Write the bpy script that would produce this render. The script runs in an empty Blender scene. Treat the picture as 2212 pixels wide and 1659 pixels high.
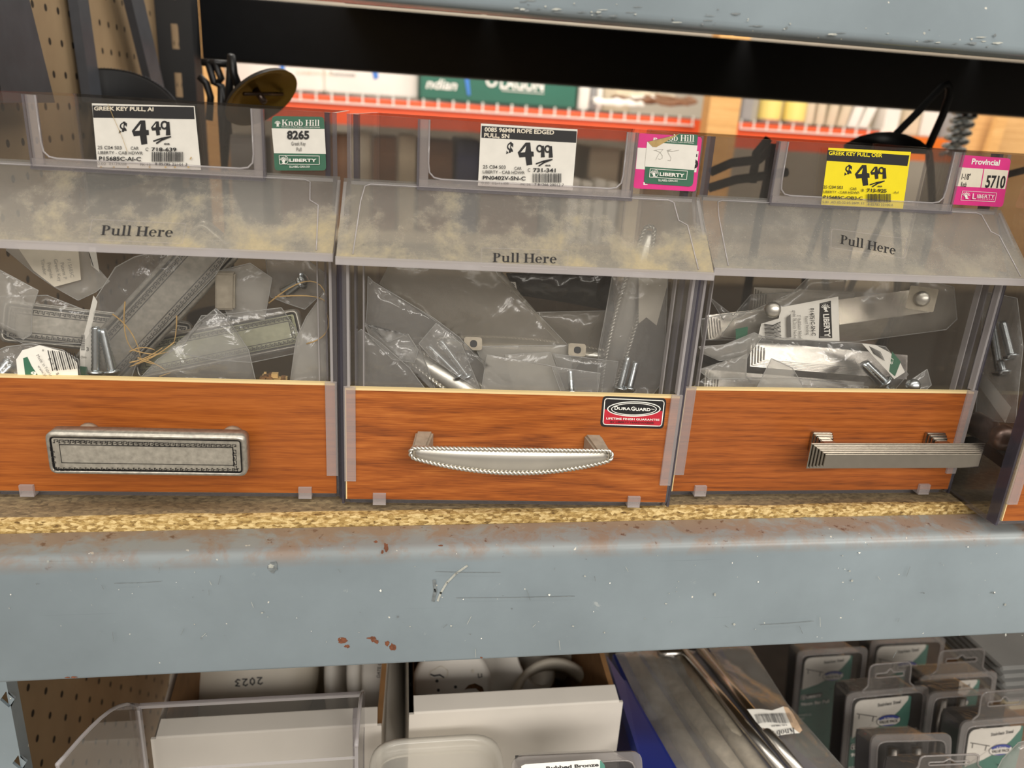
import bpy, bmesh, math, random
from mathutils import Vector, Matrix, noise
sc = bpy.context.scene
COL = sc.collection
R = random.Random(7)
H = 1.40                                   # height of the camera above the store floor

# ------------------------------------------------------------------ camera
F_PX, CX, CY = 1680.0, 1106.0, 829.5
_dx = Vector((10494, 86, F_PX)).normalized()
_dy = Vector((-263, -607, F_PX)); _dy = (_dy - _dx * _dx.dot(_dy)).normalized()
_dz = -_dx.cross(_dy)
if _dz.y > 0: _dz = -_dz
CAMP = Vector((0, 0, H))
def imgdir(v):                             # image axes (right, down, forward) -> world
    return Vector((_dx.dot(v), _dy.dot(v), _dz.dot(v)))
cam = bpy.data.cameras.new('camera'); camo = bpy.data.objects.new('camera', cam); COL.objects.link(camo)
rx, ry, rz = imgdir(Vector((1, 0, 0))), imgdir(Vector((0, -1, 0))), imgdir(Vector((0, 0, -1)))
camo.matrix_world = Matrix(((rx.x, ry.x, rz.x, CAMP.x), (rx.y, ry.y, rz.y, CAMP.y), (rx.z, ry.z, rz.z, CAMP.z), (0, 0, 0, 1)))
cam.sensor_fit = 'HORIZONTAL'; cam.sensor_width = 36; cam.lens = 36 * F_PX / 2212
cam.clip_start = .01; cam.clip_end = 60
cam.dof.use_dof = True; cam.dof.focus_distance = .45; cam.dof.aperture_fstop = 8.5
sc.camera = camo

# ------------------------------------------------------------------ light
sc.view_settings.view_transform = 'Standard'; sc.view_settings.look = 'None'
sc.view_settings.exposure = EXPOSURE = 0.0; sc.view_settings.gamma = 1; sc.view_settings.use_curve_mapping = False
sc.cycles.transparent_max_bounces = 40; sc.cycles.max_bounces = 7; sc.cycles.caustics_reflective = False; sc.cycles.caustics_refractive = False
sc.cycles.sample_clamp_indirect = 4
w = bpy.data.worlds.new('world'); sc.world = w; w.use_nodes = True       # the store around the rack: lit ceiling, shelves at eye height, grey floor
_nt = w.node_tree; _bg = _nt.nodes['Background']
_tc = _nt.nodes.new('ShaderNodeTexCoord'); _sp = _nt.nodes.new('ShaderNodeSeparateXYZ'); _nt.links.new(_tc.outputs['Generated'], _sp.inputs[0])
_mr = _nt.nodes.new('ShaderNodeMapRange'); _mr.inputs[1].default_value = -1; _mr.inputs[2].default_value = 1; _nt.links.new(_sp.outputs[2], _mr.inputs[0])
_cr = _nt.nodes.new('ShaderNodeValToRGB'); _e = _cr.color_ramp.elements
for _p, _c in ((.0, (.30, .28, .26)), (.36, (.30, .275, .25)), (.44, (.16, .13, .105)), (.50, (.34, .30, .26)), (.56, (.30, .26, .22)), (.64, (.62, .57, .51)), (.74, (1.0, .93, .84)), (1., (.80, .76, .70))):
    if _p in (0., 1.): _el = _e[0 if _p == 0. else -1]
    else: _el = _e.new(_p)
    _el.color = _c + (1,)
_nt.links.new(_mr.outputs[0], _cr.inputs[0]); _nt.links.new(_cr.outputs[0], _bg.inputs[0]); _bg.inputs[1].default_value = .85
def area(name, loc, target, sx, sy, power, col):
    l = bpy.data.lights.new(name, 'AREA'); l.shape = 'RECTANGLE'; l.size = sx; l.size_y = sy; l.energy = power; l.color = col
    o = bpy.data.objects.new(name, l); COL.objects.link(o); o.location = loc
    o.rotation_euler = (Vector(target) - Vector(loc)).to_track_quat('-Z', 'Y').to_euler(); return o
area('aisle_lamp', (.2, -.75, H + 1.9), (.2, .42, H - .1), 4.5, .30, 36, (1, .95, .87))
area('aisle_lamp.001', (.5, -3.0, H + 1.5), (.3, .42, H - .1), 4.5, .7, 120, (1, .95, .88))
area('far_aisle_lamp', (.9, 1.9, H + 2.0), (.9, 3.1, H), 3.2, .35, 95, (1, .95, .86))

# ------------------------------------------------------------------ pixels to places
def ray(x, y): return imgdir(Vector((x - CX, y - CY, F_PX)))
def PX(x, y, Y=None, Z=None, X=None):
    d = ray(x, y)
    if Y is not None: t = Y / d.y
    elif Z is not None: t = Z / d.z
    else: t = X / d.x
    return CAMP + d * t
def PXL(M, x, y, v):                       # pixel onto the plane local-y = v of a placed thing, in its own coordinates
    inv = M.inverted(); o = inv @ CAMP; d = inv.to_3x3() @ ray(x, y)
    return o + d * ((v - o.y) / d.y)

# ------------------------------------------------------------------ materials
def new_mat(name):
    m = bpy.data.materials.new(name); m.use_nodes = True; nt = m.node_tree
    b = nt.nodes['Principled BSDF']; return m, nt, b
def N(nt, t, **kw):
    n = nt.nodes.new(t)
    for k, v in kw.items():
        if k.startswith('i_'):
            key = k[2:]; key = int(key) if key.isdigit() else key
            n.inputs[key].default_value = v
        else: setattr(n, k, v)
    return n
def L(nt, a, b): nt.links.new(a, b)
def c4(c): return (c[0], c[1], c[2], 1)
def ramp(nt, fac, stops):
    r = N(nt, 'ShaderNodeValToRGB'); e = r.color_ramp.elements
    while len(e) < len(stops): e.new(.5)
    for k, (p, c) in enumerate(stops): e[k].position = p; e[k].color = c4(c) if len(c) == 3 else c
    L(nt, fac, r.inputs[0]); return r
def coords(nt, scale=(1, 1, 1), rot=(0, 0, 0), loc=(0, 0, 0)):
    tc = N(nt, 'ShaderNodeTexCoord'); mp = N(nt, 'ShaderNodeMapping')
    mp.inputs['Scale'].default_value = scale; mp.inputs['Rotation'].default_value = rot; mp.inputs['Location'].default_value = loc
    L(nt, tc.outputs['Object'], mp.inputs[0]); return mp.outputs[0]
def plain(name, col, rough=.5, metal=0, var=.0, scale=200, bump=0, spec=.5):
    m, nt, b = new_mat(name)
    b.inputs['Roughness'].default_value = rough; b.inputs['Metallic'].default_value = metal
    b.inputs['Specular IOR Level'].default_value = spec
    n = N(nt, 'ShaderNodeTexNoise', i_Scale=scale, i_Detail=4); L(nt, coords(nt), n.inputs['Vector'])
    r = ramp(nt, n.outputs[0], [(.3, [x * (1 - var) for x in col]), (.7, [min(1, x * (1 + var)) for x in col])])
    L(nt, r.outputs[0], b.inputs['Base Color'])
    if bump:
        bp = N(nt, 'ShaderNodeBump', i_Strength=bump, i_Distance=.001); L(nt, n.outputs[0], bp.inputs['Height']); L(nt, bp.outputs[0], b.inputs['Normal'])
    return m
def mixrgb(nt, fac, a, b):
    m = N(nt, 'ShaderNodeMix', data_type='RGBA')
    if isinstance(fac, float): m.inputs[0].default_value = fac
    else: L(nt, fac, m.inputs[0])
    for s, v in ((6, a), (7, b)):
        if isinstance(v, (tuple, list)): m.inputs[s].default_value = c4(v)
        else: L(nt, v, m.inputs[s])
    return m.outputs[2]
def mathn(nt, op, a, b=None, clamp=False):
    m = N(nt, 'ShaderNodeMath', operation=op, use_clamp=clamp)
    for s, v in ((0, a), (1, b)):
        if v is None: continue
        if isinstance(v, (float, int)): m.inputs[s].default_value = v
        else: L(nt, v, m.inputs[s])
    return m.outputs[0]
def clear(name, tint=(.9, .9, .92), haze=.04, hazecol=(.6, .57, .5), gloss=1.0, rough=.06, dust=None, dustcol=(.55, .47, .3), bump=0, bscale=60):
    """thin clear plastic: passes light, reflects by Fresnel, carries a share of haze or dust"""
    m, nt, b = new_mat(name); nt.nodes.remove(b); out = nt.nodes['Material Output']
    tr = N(nt, 'ShaderNodeBsdfTransparent'); tr.inputs[0].default_value = c4(tint)
    gl = N(nt, 'ShaderNodeBsdfGlossy'); gl.inputs['Roughness'].default_value = rough
    df = N(nt, 'ShaderNodeBsdfDiffuse'); tl = N(nt, 'ShaderNodeBsdfTranslucent')
    hz = N(nt, 'ShaderNodeMixShader'); hz.inputs[0].default_value = .35
    L(nt, df.outputs[0], hz.inputs[1]); L(nt, tl.outputs[0], hz.inputs[2])
    m1 = N(nt, 'ShaderNodeMixShader'); L(nt, tr.outputs[0], m1.inputs[1]); L(nt, hz.outputs[0], m1.inputs[2])
    ge = N(nt, 'ShaderNodeNewGeometry'); dt = N(nt, 'ShaderNodeVectorMath', operation='DOT_PRODUCT'); L(nt, ge.outputs['Normal'], dt.inputs[0]); L(nt, ge.outputs['Incoming'], dt.inputs[1])
    sch = mathn(nt, 'POWER', mathn(nt, 'SUBTRACT', 1.0, mathn(nt, 'ABSOLUTE', dt.outputs['Value']), True), 5.0)
    fr = mathn(nt, 'ADD', .035, mathn(nt, 'MULTIPLY', sch, .9))
    m2 = N(nt, 'ShaderNodeMixShader'); L(nt, mathn(nt, 'MULTIPLY', fr, gloss, True), m2.inputs[0]); L(nt, m1.outputs[0], m2.inputs[1]); L(nt, gl.outputs[0], m2.inputs[2])
    L(nt, m2.outputs[0], out.inputs[0])
    v = coords(nt)
    if dust:
        n1 = N(nt, 'ShaderNodeTexNoise', i_Scale=24, i_Detail=10, i_Roughness=.68, i_Distortion=.15); L(nt, v, n1.inputs['Vector'])
        n2 = N(nt, 'ShaderNodeTexNoise', i_Scale=700, i_Detail=2); L(nt, v, n2.inputs['Vector'])
        a = ramp(nt, n1.outputs[0], [(.48, (0, 0, 0)), (.62, (1, 1, 1))])
        sep = N(nt, 'ShaderNodeSeparateXYZ'); L(nt, v, sep.inputs[0])
        mr = N(nt, 'ShaderNodeMapRange', i_1=dust[2], i_2=dust[3], i_3=1.0, i_4=.0); L(nt, sep.outputs[2], mr.inputs[0])   # settles on the lip
        sp = ramp(nt, n2.outputs[0], [(.62, (0, 0, 0)), (.72, (1, 1, 1))])
        f = mathn(nt, 'MULTIPLY', a.outputs[0], dust[1])
        f = mathn(nt, 'ADD', f, mathn(nt, 'MULTIPLY', mathn(nt, 'MULTIPLY', mr.outputs[0], n1.outputs[0]), dust[4]))
        f = mathn(nt, 'ADD', f, mathn(nt, 'MULTIPLY', sp.outputs[0], .10))
        L(nt, mathn(nt, 'ADD', f, dust[0], True), m1.inputs[0])
        cc = mixrgb(nt, mathn(nt, 'MULTIPLY', f, 1.8, True), hazecol, dustcol)
        L(nt, cc, df.inputs[0]); L(nt, cc, tl.inputs[0])
    else:
        m1.inputs[0].default_value = haze
        df.inputs[0].default_value = c4(hazecol); tl.inputs[0].default_value = c4(hazecol)
    if bump:
        n3 = N(nt, 'ShaderNodeTexNoise', i_Scale=bscale, i_Detail=3, i_Distortion=1.5); L(nt, v, n3.inputs['Vector'])
        bp = N(nt, 'ShaderNodeBump', i_Strength=bump, i_Distance=.004); L(nt, n3.outputs[0], bp.inputs['Height'])
        for s in (gl, df): L(nt, bp.outputs[0], s.inputs['Normal'])
    return m
def wood(name, ca, cb, cc, sx=9, seed=0., rough=.42, wav=30, axis='Z'):
    m, nt, b = new_mat(name); b.inputs['Roughness'].default_value = rough
    v = coords(nt, scale=(sx, 90, 90), loc=(seed, seed * 1.7, seed * .6))
    d = N(nt, 'ShaderNodeTexNoise', i_Scale=.55, i_Detail=2); L(nt, v, d.inputs['Vector'])
    n = N(nt, 'ShaderNodeTexNoise', i_Scale=1.2, i_Detail=8, i_Roughness=.6, i_Distortion=.8); L(nt, v, n.inputs['Vector'])
    v2 = coords(nt, scale=(60, 1500, 1500), loc=(seed, 0, 0))
    f = N(nt, 'ShaderNodeTexNoise', i_Scale=1, i_Detail=3); L(nt, v2, f.inputs['Vector'])
    # ring lines that follow a slow warp of the board
    sep = N(nt, 'ShaderNodeSeparateXYZ'); L(nt, v, sep.inputs[0])
    h = mathn(nt, 'ADD', mathn(nt, 'MULTIPLY', sep.outputs[2], wav * .12), mathn(nt, 'MULTIPLY', d.outputs[0], 9.))
    sw = mathn(nt, 'SINE', mathn(nt, 'MULTIPLY', h, 3.2))
    k = mathn(nt, 'ADD', mathn(nt, 'MULTIPLY', n.outputs[0], .42), mathn(nt, 'ADD', mathn(nt, 'MULTIPLY', sw, .05), mathn(nt, 'MULTIPLY', f.outputs[0], .52)))
    r = ramp(nt, k, [(.28, ca), (.48, cb), (.66, cc)])
    L(nt, r.outputs[0], b.inputs['Base Color']); return m
def steel_paint(name, base, rust=True, zr=(0, 1), rough=.34):
    m, nt, b = new_mat(name)
    v = coords(nt)
    n1 = N(nt, 'ShaderNodeTexNoise', i_Scale=9, i_Detail=5, i_Roughness=.6); L(nt, v, n1.inputs['Vector'])
    r1 = ramp(nt, n1.outputs[0], [(.3, [x * .88 for x in base]), (.7, [x * 1.12 for x in base])])
    n2 = N(nt, 'ShaderNodeTexNoise', i_Scale=75, i_Detail=9, i_Roughness=.78, i_Distortion=.5); L(nt, v, n2.inputs['Vector'])
    chips = ramp(nt, n2.outputs[0], [(.655, (0, 0, 0)), (.70, (1, 1, 1))])
    c = mixrgb(nt, mathn(nt, 'MULTIPLY', chips.outputs[0], .45), r1.outputs[0], (.55, .57, .55))
    n5 = N(nt, 'ShaderNodeTexNoise', i_Scale=300, i_Detail=1); L(nt, v, n5.inputs['Vector'])
    sp = ramp(nt, n5.outputs[0], [(.765, (0, 0, 0)), (.785, (1, 1, 1))])
    c = mixrgb(nt, sp.outputs[0], c, (.72, .70, .62))
    # long faint horizontal scratches
    vs = coords(nt, scale=(5, 60, 420)); n4 = N(nt, 'ShaderNodeTexNoise', i_Scale=1, i_Detail=3); L(nt, vs, n4.inputs['Vector'])
    sr = ramp(nt, n4.outputs[0], [(.71, (0, 0, 0)), (.74, (1, 1, 1))])
    c = mixrgb(nt, mathn(nt, 'MULTIPLY', sr.outputs[0], .3), c, (.12, .15, .17))
    b.inputs['Roughness'].default_value = rough
    if rust:
        sep = N(nt, 'ShaderNodeSeparateXYZ'); L(nt, v, sep.inputs[0])
        mr = N(nt, 'ShaderNodeMapRange', i_1=zr[0], i_2=zr[1], i_3=0., i_4=1.); L(nt, sep.outputs[2], mr.inputs[0])
        my = N(nt, 'ShaderNodeMapRange', i_1=.004, i_2=.024, i_3=-.06, i_4=.11); L(nt, sep.outputs[1], my.inputs[0])
        n3 = N(nt, 'ShaderNodeTexNoise', i_Scale=42, i_Detail=10, i_Roughness=.72, i_Distortion=.4); L(nt, v, n3.inputs['Vector'])
        k = mathn(nt, 'ADD', n3.outputs[0], mathn(nt, 'MULTIPLY', mr.outputs[0], my.outputs[0]))
        f1 = ramp(nt, k, [(.43, (0, 0, 0)), (.57, (1, 1, 1))])
        f1b = mathn(nt, 'MULTIPLY', f1.outputs[0], mr.outputs[0])
        dusty = mixrgb(nt, mathn(nt, 'MULTIPLY', mr.outputs[0], .55), c, (.33, .31, .27))
        c = mixrgb(nt, mathn(nt, 'MULTIPLY', f1b, .8), dusty, (.30, .15, .06))
        n6 = N(nt, 'ShaderNodeTexNoise', i_Scale=120, i_Detail=6, i_Roughness=.7); L(nt, v, n6.inputs['Vector'])
        k2 = mathn(nt, 'ADD', n6.outputs[0], mathn(nt, 'MULTIPLY', f1b, .12))
        f2 = ramp(nt, k2, [(.66, (0, 0, 0)), (.70, (1, 1, 1))])
        c = mixrgb(nt, mathn(nt, 'MULTIPLY', f2.outputs[0], mr.outputs[0]), c, (.10, .03, .012))
    L(nt, c, b.inputs['Base Color'])
    bp = N(nt, 'ShaderNodeBump', i_Strength=.12, i_Distance=.001); L(nt, n2.outputs[0], bp.inputs['Height']); L(nt, bp.outputs[0], b.inputs['Normal'])
    return m

M = {}
M['clear'] = clear('clear_plastic', (.975, .975, .975), .03, (.55, .52, .46))
M['edge'] = clear('clear_plastic_edge', (.74, .72, .75), .24, (.52, .50, .54), rough=.1)
M['rim'] = clear('clear_plastic_rim', (.88, .87, .88), .45, (.82, .78, .78), rough=.08)
M['dark_edge'] = clear('clear_plastic_dark_edge', (.52, .50, .57), .26, (.24, .23, .29), rough=.1)
M['back'] = clear('shade_tinted_back_wall', (.62, .60, .58), .06, (.40, .37, .33))  # dark tint stands in for the shade at the back of the bins
M['seam'] = clear('bag_seam', (.95, .95, .95), .45, (.85, .84, .81), 1.5, .1)
M['tab'] = clear('clear_tab', (.92, .90, .90), .24, (.85, .80, .78))
M['bag'] = clear('thin_poly_bag', (.985, .985, .985), .18, (.80, .79, .76), 1.6, .13, bump=.35, bscale=70)
M['milky'] = clear('milky_poly_bag', (.98, .975, .96), .36, (.80, .78, .73), 1.4, .18, bump=.3, bscale=50)
M['tub'] = clear('frosted_tub_plastic', (.96, .95, .93), .45, (.84, .81, .74), 1.0, .2)
M['blister'] = clear('blister_plastic', (.84, .83, .825), .07, (.6, .57, .54), 1.3, .07, bump=.12, bscale=120)
M['blister_edge'] = clear('blister_rim_plastic', (.85, .84, .84), .32, (.62, .58, .56), 1.3, .1)
M['white'] = plain('white_paper', (.82, .79, .72), .6, var=.03)
M['ivory'] = plain('ivory_paper', (.78, .71, .58), .6, var=.04)
M['ink'] = plain('black_ink', (.012, .011, .012), .5)
M['grey_ink'] = plain('grey_ink', (.14, .13, .12), .5)
M['pencil'] = plain('pencil', (.42, .40, .36), .6)
M['yellow'] = plain('yellow_paper', (.95, .78, .005), .5, var=.02)
M['green'] = plain('green_print', (.045, .15, .09), .4, var=.05)
M['teal'] = plain('teal_print', (.05, .20, .15), .4, var=.05)
M['pink'] = plain('pink_print', (.72, .035, .24), .4, var=.03)
M['red'] = plain('red_print', (.50, .022, .04), .35, var=.05)
M['blue_print'] = plain('blue_print', (.02, .05, .36), .4)
M['whiteprint'] = plain('white_print', (.88, .86, .80), .45)
M['kraft'] = plain('kraft_paper', (.50, .34, .13), .7, var=.15, scale=300)
M['panel'] = wood('cherry_board', (.21, .050, .009), (.355, .095, .014), (.44, .132, .024), 9, 0.)
M['panel2'] = wood('cherry_board_figured', (.14, .032, .006), (.35, .092, .014), (.50, .160, .030), 14, 3.1, wav=18)
M['panel3'] = wood('cherry_board_lined', (.15, .037, .008), (.33, .086, .014), (.43, .126, .024), 6, 7.7, wav=42)
M['cream'] = plain('board_core', (.78, .60, .30), .7)
M['pewter'] = plain('pewter', (.40, .375, .325), .34, .7, var=.22, scale=420)
M['pewter_face'] = plain('pewter_face', (.42, .39, .33), .42, .5, var=.2, scale=330, bump=.12)
M['pewter_dark'] = plain('pewter_recess', (.012, .011, .011), .45, .3)
M['satin'] = plain('satin_nickel', (.70, .67, .60), .33, .9, var=.05, scale=60)
M['satin_old'] = plain('satin_nickel_dusty', (.42, .37, .29), .6, .5, var=.15, scale=200)
M['chrome'] = plain('polished_nickel', (.47, .44, .39), .24, 1., var=.04)
M['zinc'] = plain('zinc_bolt', (.56, .60, .62), .25, 1., var=.08, scale=600)
M['bronze'] = plain('bronze', (.20, .15, .13), .3, .8, var=.1)
M['black'] = plain('black_metal', (.008, .008, .009), .4, .2)
M['blackish'] = plain('dark_painted_steel', (.011, .012, .014), .55, var=.1, scale=60)
M['darkgrey'] = plain('dark_grey_strap', (.070, .075, .088), .5, var=.12, scale=60)
M['gold'] = plain('gold_lacquer', (.60, .41, .09), .3, .4, var=.1, scale=30)
M['beam'] = steel_paint('blue_grey_beam_paint', (.252, .303, .333), True, (.066, .079))
M['beam_top'] = steel_paint('blue_grey_beam_paint_clean', (.252, .303, .333), False, rough=.16)
M['rust'] = plain('rust_chip', (.16, .055, .025), .8, var=.35, scale=500)
M['palemark'] = plain('pale_scuff', (.40, .41, .37), .6, var=.2, scale=400)
M['darkmark'] = plain('dark_scuff', (.165, .185, .19), .6, var=.3, scale=400)
M['straw'] = plain('straw', (.50, .32, .12), .7, var=.2)
M['crumb'] = plain('brown_debris', (.13, .06, .02), .8, var=.5, scale=600)
def pboard():
    m, nt, b = new_mat('particle_board'); b.inputs['Roughness'].default_value = .75
    v = coords(nt, scale=(1, 1.6, 2.2))
    n = N(nt, 'ShaderNodeTexVoronoi', i_Scale=330); L(nt, v, n.inputs['Vector'])
    n2 = N(nt, 'ShaderNodeTexNoise', i_Scale=260, i_Detail=6, i_Roughness=.7); L(nt, v, n2.inputs['Vector'])
    n3 = N(nt, 'ShaderNodeTexNoise', i_Scale=14, i_Detail=3); L(nt, v, n3.inputs['Vector'])
    k = mathn(nt, 'ADD', mathn(nt, 'MULTIPLY', n2.outputs[0], .7), mathn(nt, 'MULTIPLY', n.outputs[1], .3))
    edge = ramp(nt, k, [(.30, (.10, .05, .012)), (.48, (.50, .33, .11)), (.62, (.82, .63, .30))])
    top = ramp(nt, k, [(.30, (.11, .080, .045)), (.50, (.23, .17, .095)), (.66, (.32, .24, .13))])
    sep = N(nt, 'ShaderNodeSeparateXYZ'); L(nt, v, sep.inputs[0])
    kk = mathn(nt, 'ADD', mathn(nt, 'MULTIPLY', sep.outputs[1], 1 / 1.6), mathn(nt, 'MULTIPLY', n3.outputs[0], -.008))
    worn = ramp(nt, mathn(nt, 'MULTIPLY', kk, 100.), [(.0, (0, 0, 0)), (.10, (1, 1, 1))])
    L(nt, mixrgb(nt, worn.outputs[0], edge.outputs[0], top.outputs[0]), b.inputs['Base Color'])
    bp = N(nt, 'ShaderNodeBump', i_Strength=.7, i_Distance=.0012); L(nt, k, bp.inputs['Height']); L(nt, bp.outputs[0], b.inputs['Normal'])
    return m
M['pboard'] = pboard()

# ------------------------------------------------------------------ mesh builder
class MB:
    def __init__(s): s.v = []; s.f = []; s.m = []; s.sm = []; s.mats = []
    def mi(s, m):
        m = M[m] if isinstance(m, str) else m
        if m not in s.mats: s.mats.append(m)
        return s.mats.index(m)
    def add(s, vs, fs, m, smooth=False):
        b = len(s.v); s.v += [Vector(p) for p in vs]; k = s.mi(m)
        for f in fs: s.f.append([b + i for i in f]); s.m.append(k); s.sm.append(smooth)
        return b
    def box(s, a, b, m, me=None, thin=None):
        """axis box; faces whose normal is the thin axis get m, the rest me"""
        x0, y0, z0 = a; x1, y1, z1 = b
        vs = [(x0, y0, z0), (x1, y0, z0), (x1, y1, z0), (x0, y1, z0), (x0, y0, z1), (x1, y0, z1), (x1, y1, z1), (x0, y1, z1)]
        fs = {'z': [(0, 3, 2, 1), (4, 5, 6, 7)], 'y': [(0, 1, 5, 4), (2, 3, 7, 6)], 'x': [(1, 2, 6, 5), (3, 0, 4, 7)]}
        for ax, ff in fs.items(): s.add(vs, ff, m if (me is None or ax == thin) else me)
    def hexa(s, p, m):                    # eight corners: bottom loop then top loop
        s.add(p, [(3, 2, 1, 0), (4, 5, 6, 7), (0, 1, 5, 4), (1, 2, 6, 5), (2, 3, 7, 6), (3, 0, 4, 7)], m)
    def prism(s, poly, axis, a, b, m, me=None, smooth=False):
        """2-D polygon run along an axis from a to b; poly in the two other axes in order"""
        def P(q, t): return {'x': (t, q[0], q[1]), 'y': (q[0], t, q[1]), 'z': (q[0], q[1], t)}[axis]
        n = len(poly); vs = [P(q, a) for q in poly] + [P(q, b) for q in poly]
        s.add(vs, [tuple(range(n))[::-1], tuple(range(n, 2 * n))], m)
        s.add(vs, [(i, (i + 1) % n, n + (i + 1) % n, n + i) for i in range(n)], me or m, smooth)
    def tube(s, path, r, m, n=8, closed=False, cap=True):
        path = [Vector(p) for p in path]; k = len(path); rs = r if isinstance(r, (list, tuple)) else [r] * k
        rings = []; up = None
        for i, p in enumerate(path):
            a = path[(i - 1) % k] if (closed or i) else p; c = path[(i + 1) % k] if (closed or i < k - 1) else p
            t = (c - a).normalized()
            if up is None:
                up = Vector((0, 0, 1)) if abs(t.z) < .9 else Vector((1, 0, 0))
            u = (up - t * up.dot(t)).normalized(); w_ = t.cross(u); up = u
            rings += [p + (u * math.cos(2 * math.pi * j / n) + w_ * math.sin(2 * math.pi * j / n)) * rs[i] for j in range(n)]
        fs = []
        for i in range(k if closed else k - 1):
            i2 = (i + 1) % k
            for j in range(n): fs.append((i * n + j, i * n + (j + 1) % n, i2 * n + (j + 1) % n, i2 * n + j))
        if cap and not closed: fs += [tuple(range(n))[::-1], tuple((k - 1) * n + j for j in range(n))]
        s.add(rings, fs, m, True)
    def lathe(s, prof, m, n=32, mat4=Matrix(), closed=False):
        vs = []
        for (r, z) in prof:
            for j in range(n):
                a = 2 * math.pi * j / n; vs.append(mat4 @ Vector((r * math.cos(a), r * math.sin(a), z)))
        k = len(prof); fs = []
        for i in range(k if closed else k - 1):
            i2 = (i + 1) % k
            for j in range(n): fs.append((i * n + j, i * n + (j + 1) % n, i2 * n + (j + 1) % n, i2 * n + j))
        s.add(vs, fs, m, True)
    def xf(s, mat4): s.v = [mat4 @ p for p in s.v]; return s
    def build(s, name, parent=None, mat4=None, bevel=0, auto=True):
        me = bpy.data.meshes.new(name)
        vs = [(mat4 @ p if mat4 else p) for p in s.v]
        me.from_pydata([tuple(p) for p in vs], [], s.f)
        for m in s.mats: me.materials.append(m)
        me.polygons.foreach_set('material_index', s.m); me.polygons.foreach_set('use_smooth', s.sm)
        me.update()
        bm = bmesh.new(); bm.from_mesh(me); bmesh.ops.remove_doubles(bm, verts=bm.verts, dist=1e-6)
        if bevel: bmesh.ops.bevel(bm, geom=[e for e in bm.edges if e.calc_face_angle(0) > .6], offset=bevel, segments=2, affect='EDGES', clamp_overlap=True)
        bm.to_mesh(me); bm.free()
        o = bpy.data.objects.new(name, me); COL.objects.link(o)
        if parent: o.parent = parent
        return o
TM = {}
def tag(o, label, cat, group=None, kind=None):
    o['label'] = label; o['category'] = cat
    if group: o['group'] = group
    if kind: o['kind'] = kind
    return o
def thing(name, label, cat, loc=(0, 0, 0), rz=0, group=None):
    o = bpy.data.objects.new(name, None); COL.objects.link(o); o.empty_display_size = .02
    o.location = loc; o.rotation_euler = (0, 0, rz); tag(o, label, cat, group)
    TM[o.name] = Matrix.Translation(loc) @ Matrix.Rotation(rz, 4, 'Z'); return o
def inv(o): return TM[o.name].inverted()
def solo(mb, name, label, cat, origin=None, group=None, kind=None, bevel=0):
    """a thing that is one mesh, with its origin at its base"""
    if origin is None:
        n = len(mb.v); origin = Vector((sum(p.x for p in mb.v) / n, sum(p.y for p in mb.v) / n, min(p.z for p in mb.v)))
    origin = Vector(origin)
    o = mb.build(name, None, Matrix.Translation(-origin), bevel); o.location = origin
    return tag(o, label, cat, group, kind)

# ------------------------------------------------------------------ lettering
_tc = {}
def text_mesh(txt, bold=0.):
    k = (txt, bold)
    if k in _tc: return _tc[k]
    cu = bpy.data.curves.new('t', 'FONT'); cu.body = txt; cu.size = 1; cu.offset = bold; cu.resolution_u = 3; cu.fill_mode = 'FRONT'
    o = bpy.data.objects.new('t', cu); COL.objects.link(o)
    dg = bpy.context.evaluated_depsgraph_get(); me = bpy.data.meshes.new_from_object(o.evaluated_get(dg))
    vs = [(p.co.x, p.co.y) for p in me.vertices]; fs = [tuple(p.vertices) for p in me.polygons]
    bpy.data.objects.remove(o); bpy.data.curves.remove(cu); bpy.data.meshes.remove(me)
    x0 = min(p[0] for p in vs); vs = [((p[0] - x0) / .727, p[1] / .727) for p in vs]
    _tc[k] = (vs, fs, max(p[0] for p in vs)); return _tc[k]
def arcpoly(cx, cy, ro, ri, a0, a1, n=14):
    o = [(cx + ro[0] * math.cos(math.radians(a0 + (a1 - a0) * i / n)), cy + ro[1] * math.sin(math.radians(a0 + (a1 - a0) * i / n))) for i in range(n + 1)]
    q = [(cx + ri[0] * math.cos(math.radians(a0 + (a1 - a0) * i / n)), cy + ri[1] * math.sin(math.radians(a0 + (a1 - a0) * i / n))) for i in range(n + 1)]
    vs = o + q; return vs, [(i, i + 1, n + 2 + i, n + 1 + i) for i in range(n)]
def rc(x0, y0, x1, y1): return [(x0, y0), (x1, y0), (x1, y1), (x0, y1)], [(0, 1, 2, 3)]
def pg(*p): return list(p), [tuple(range(len(p)))]
S_ = .055
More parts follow.
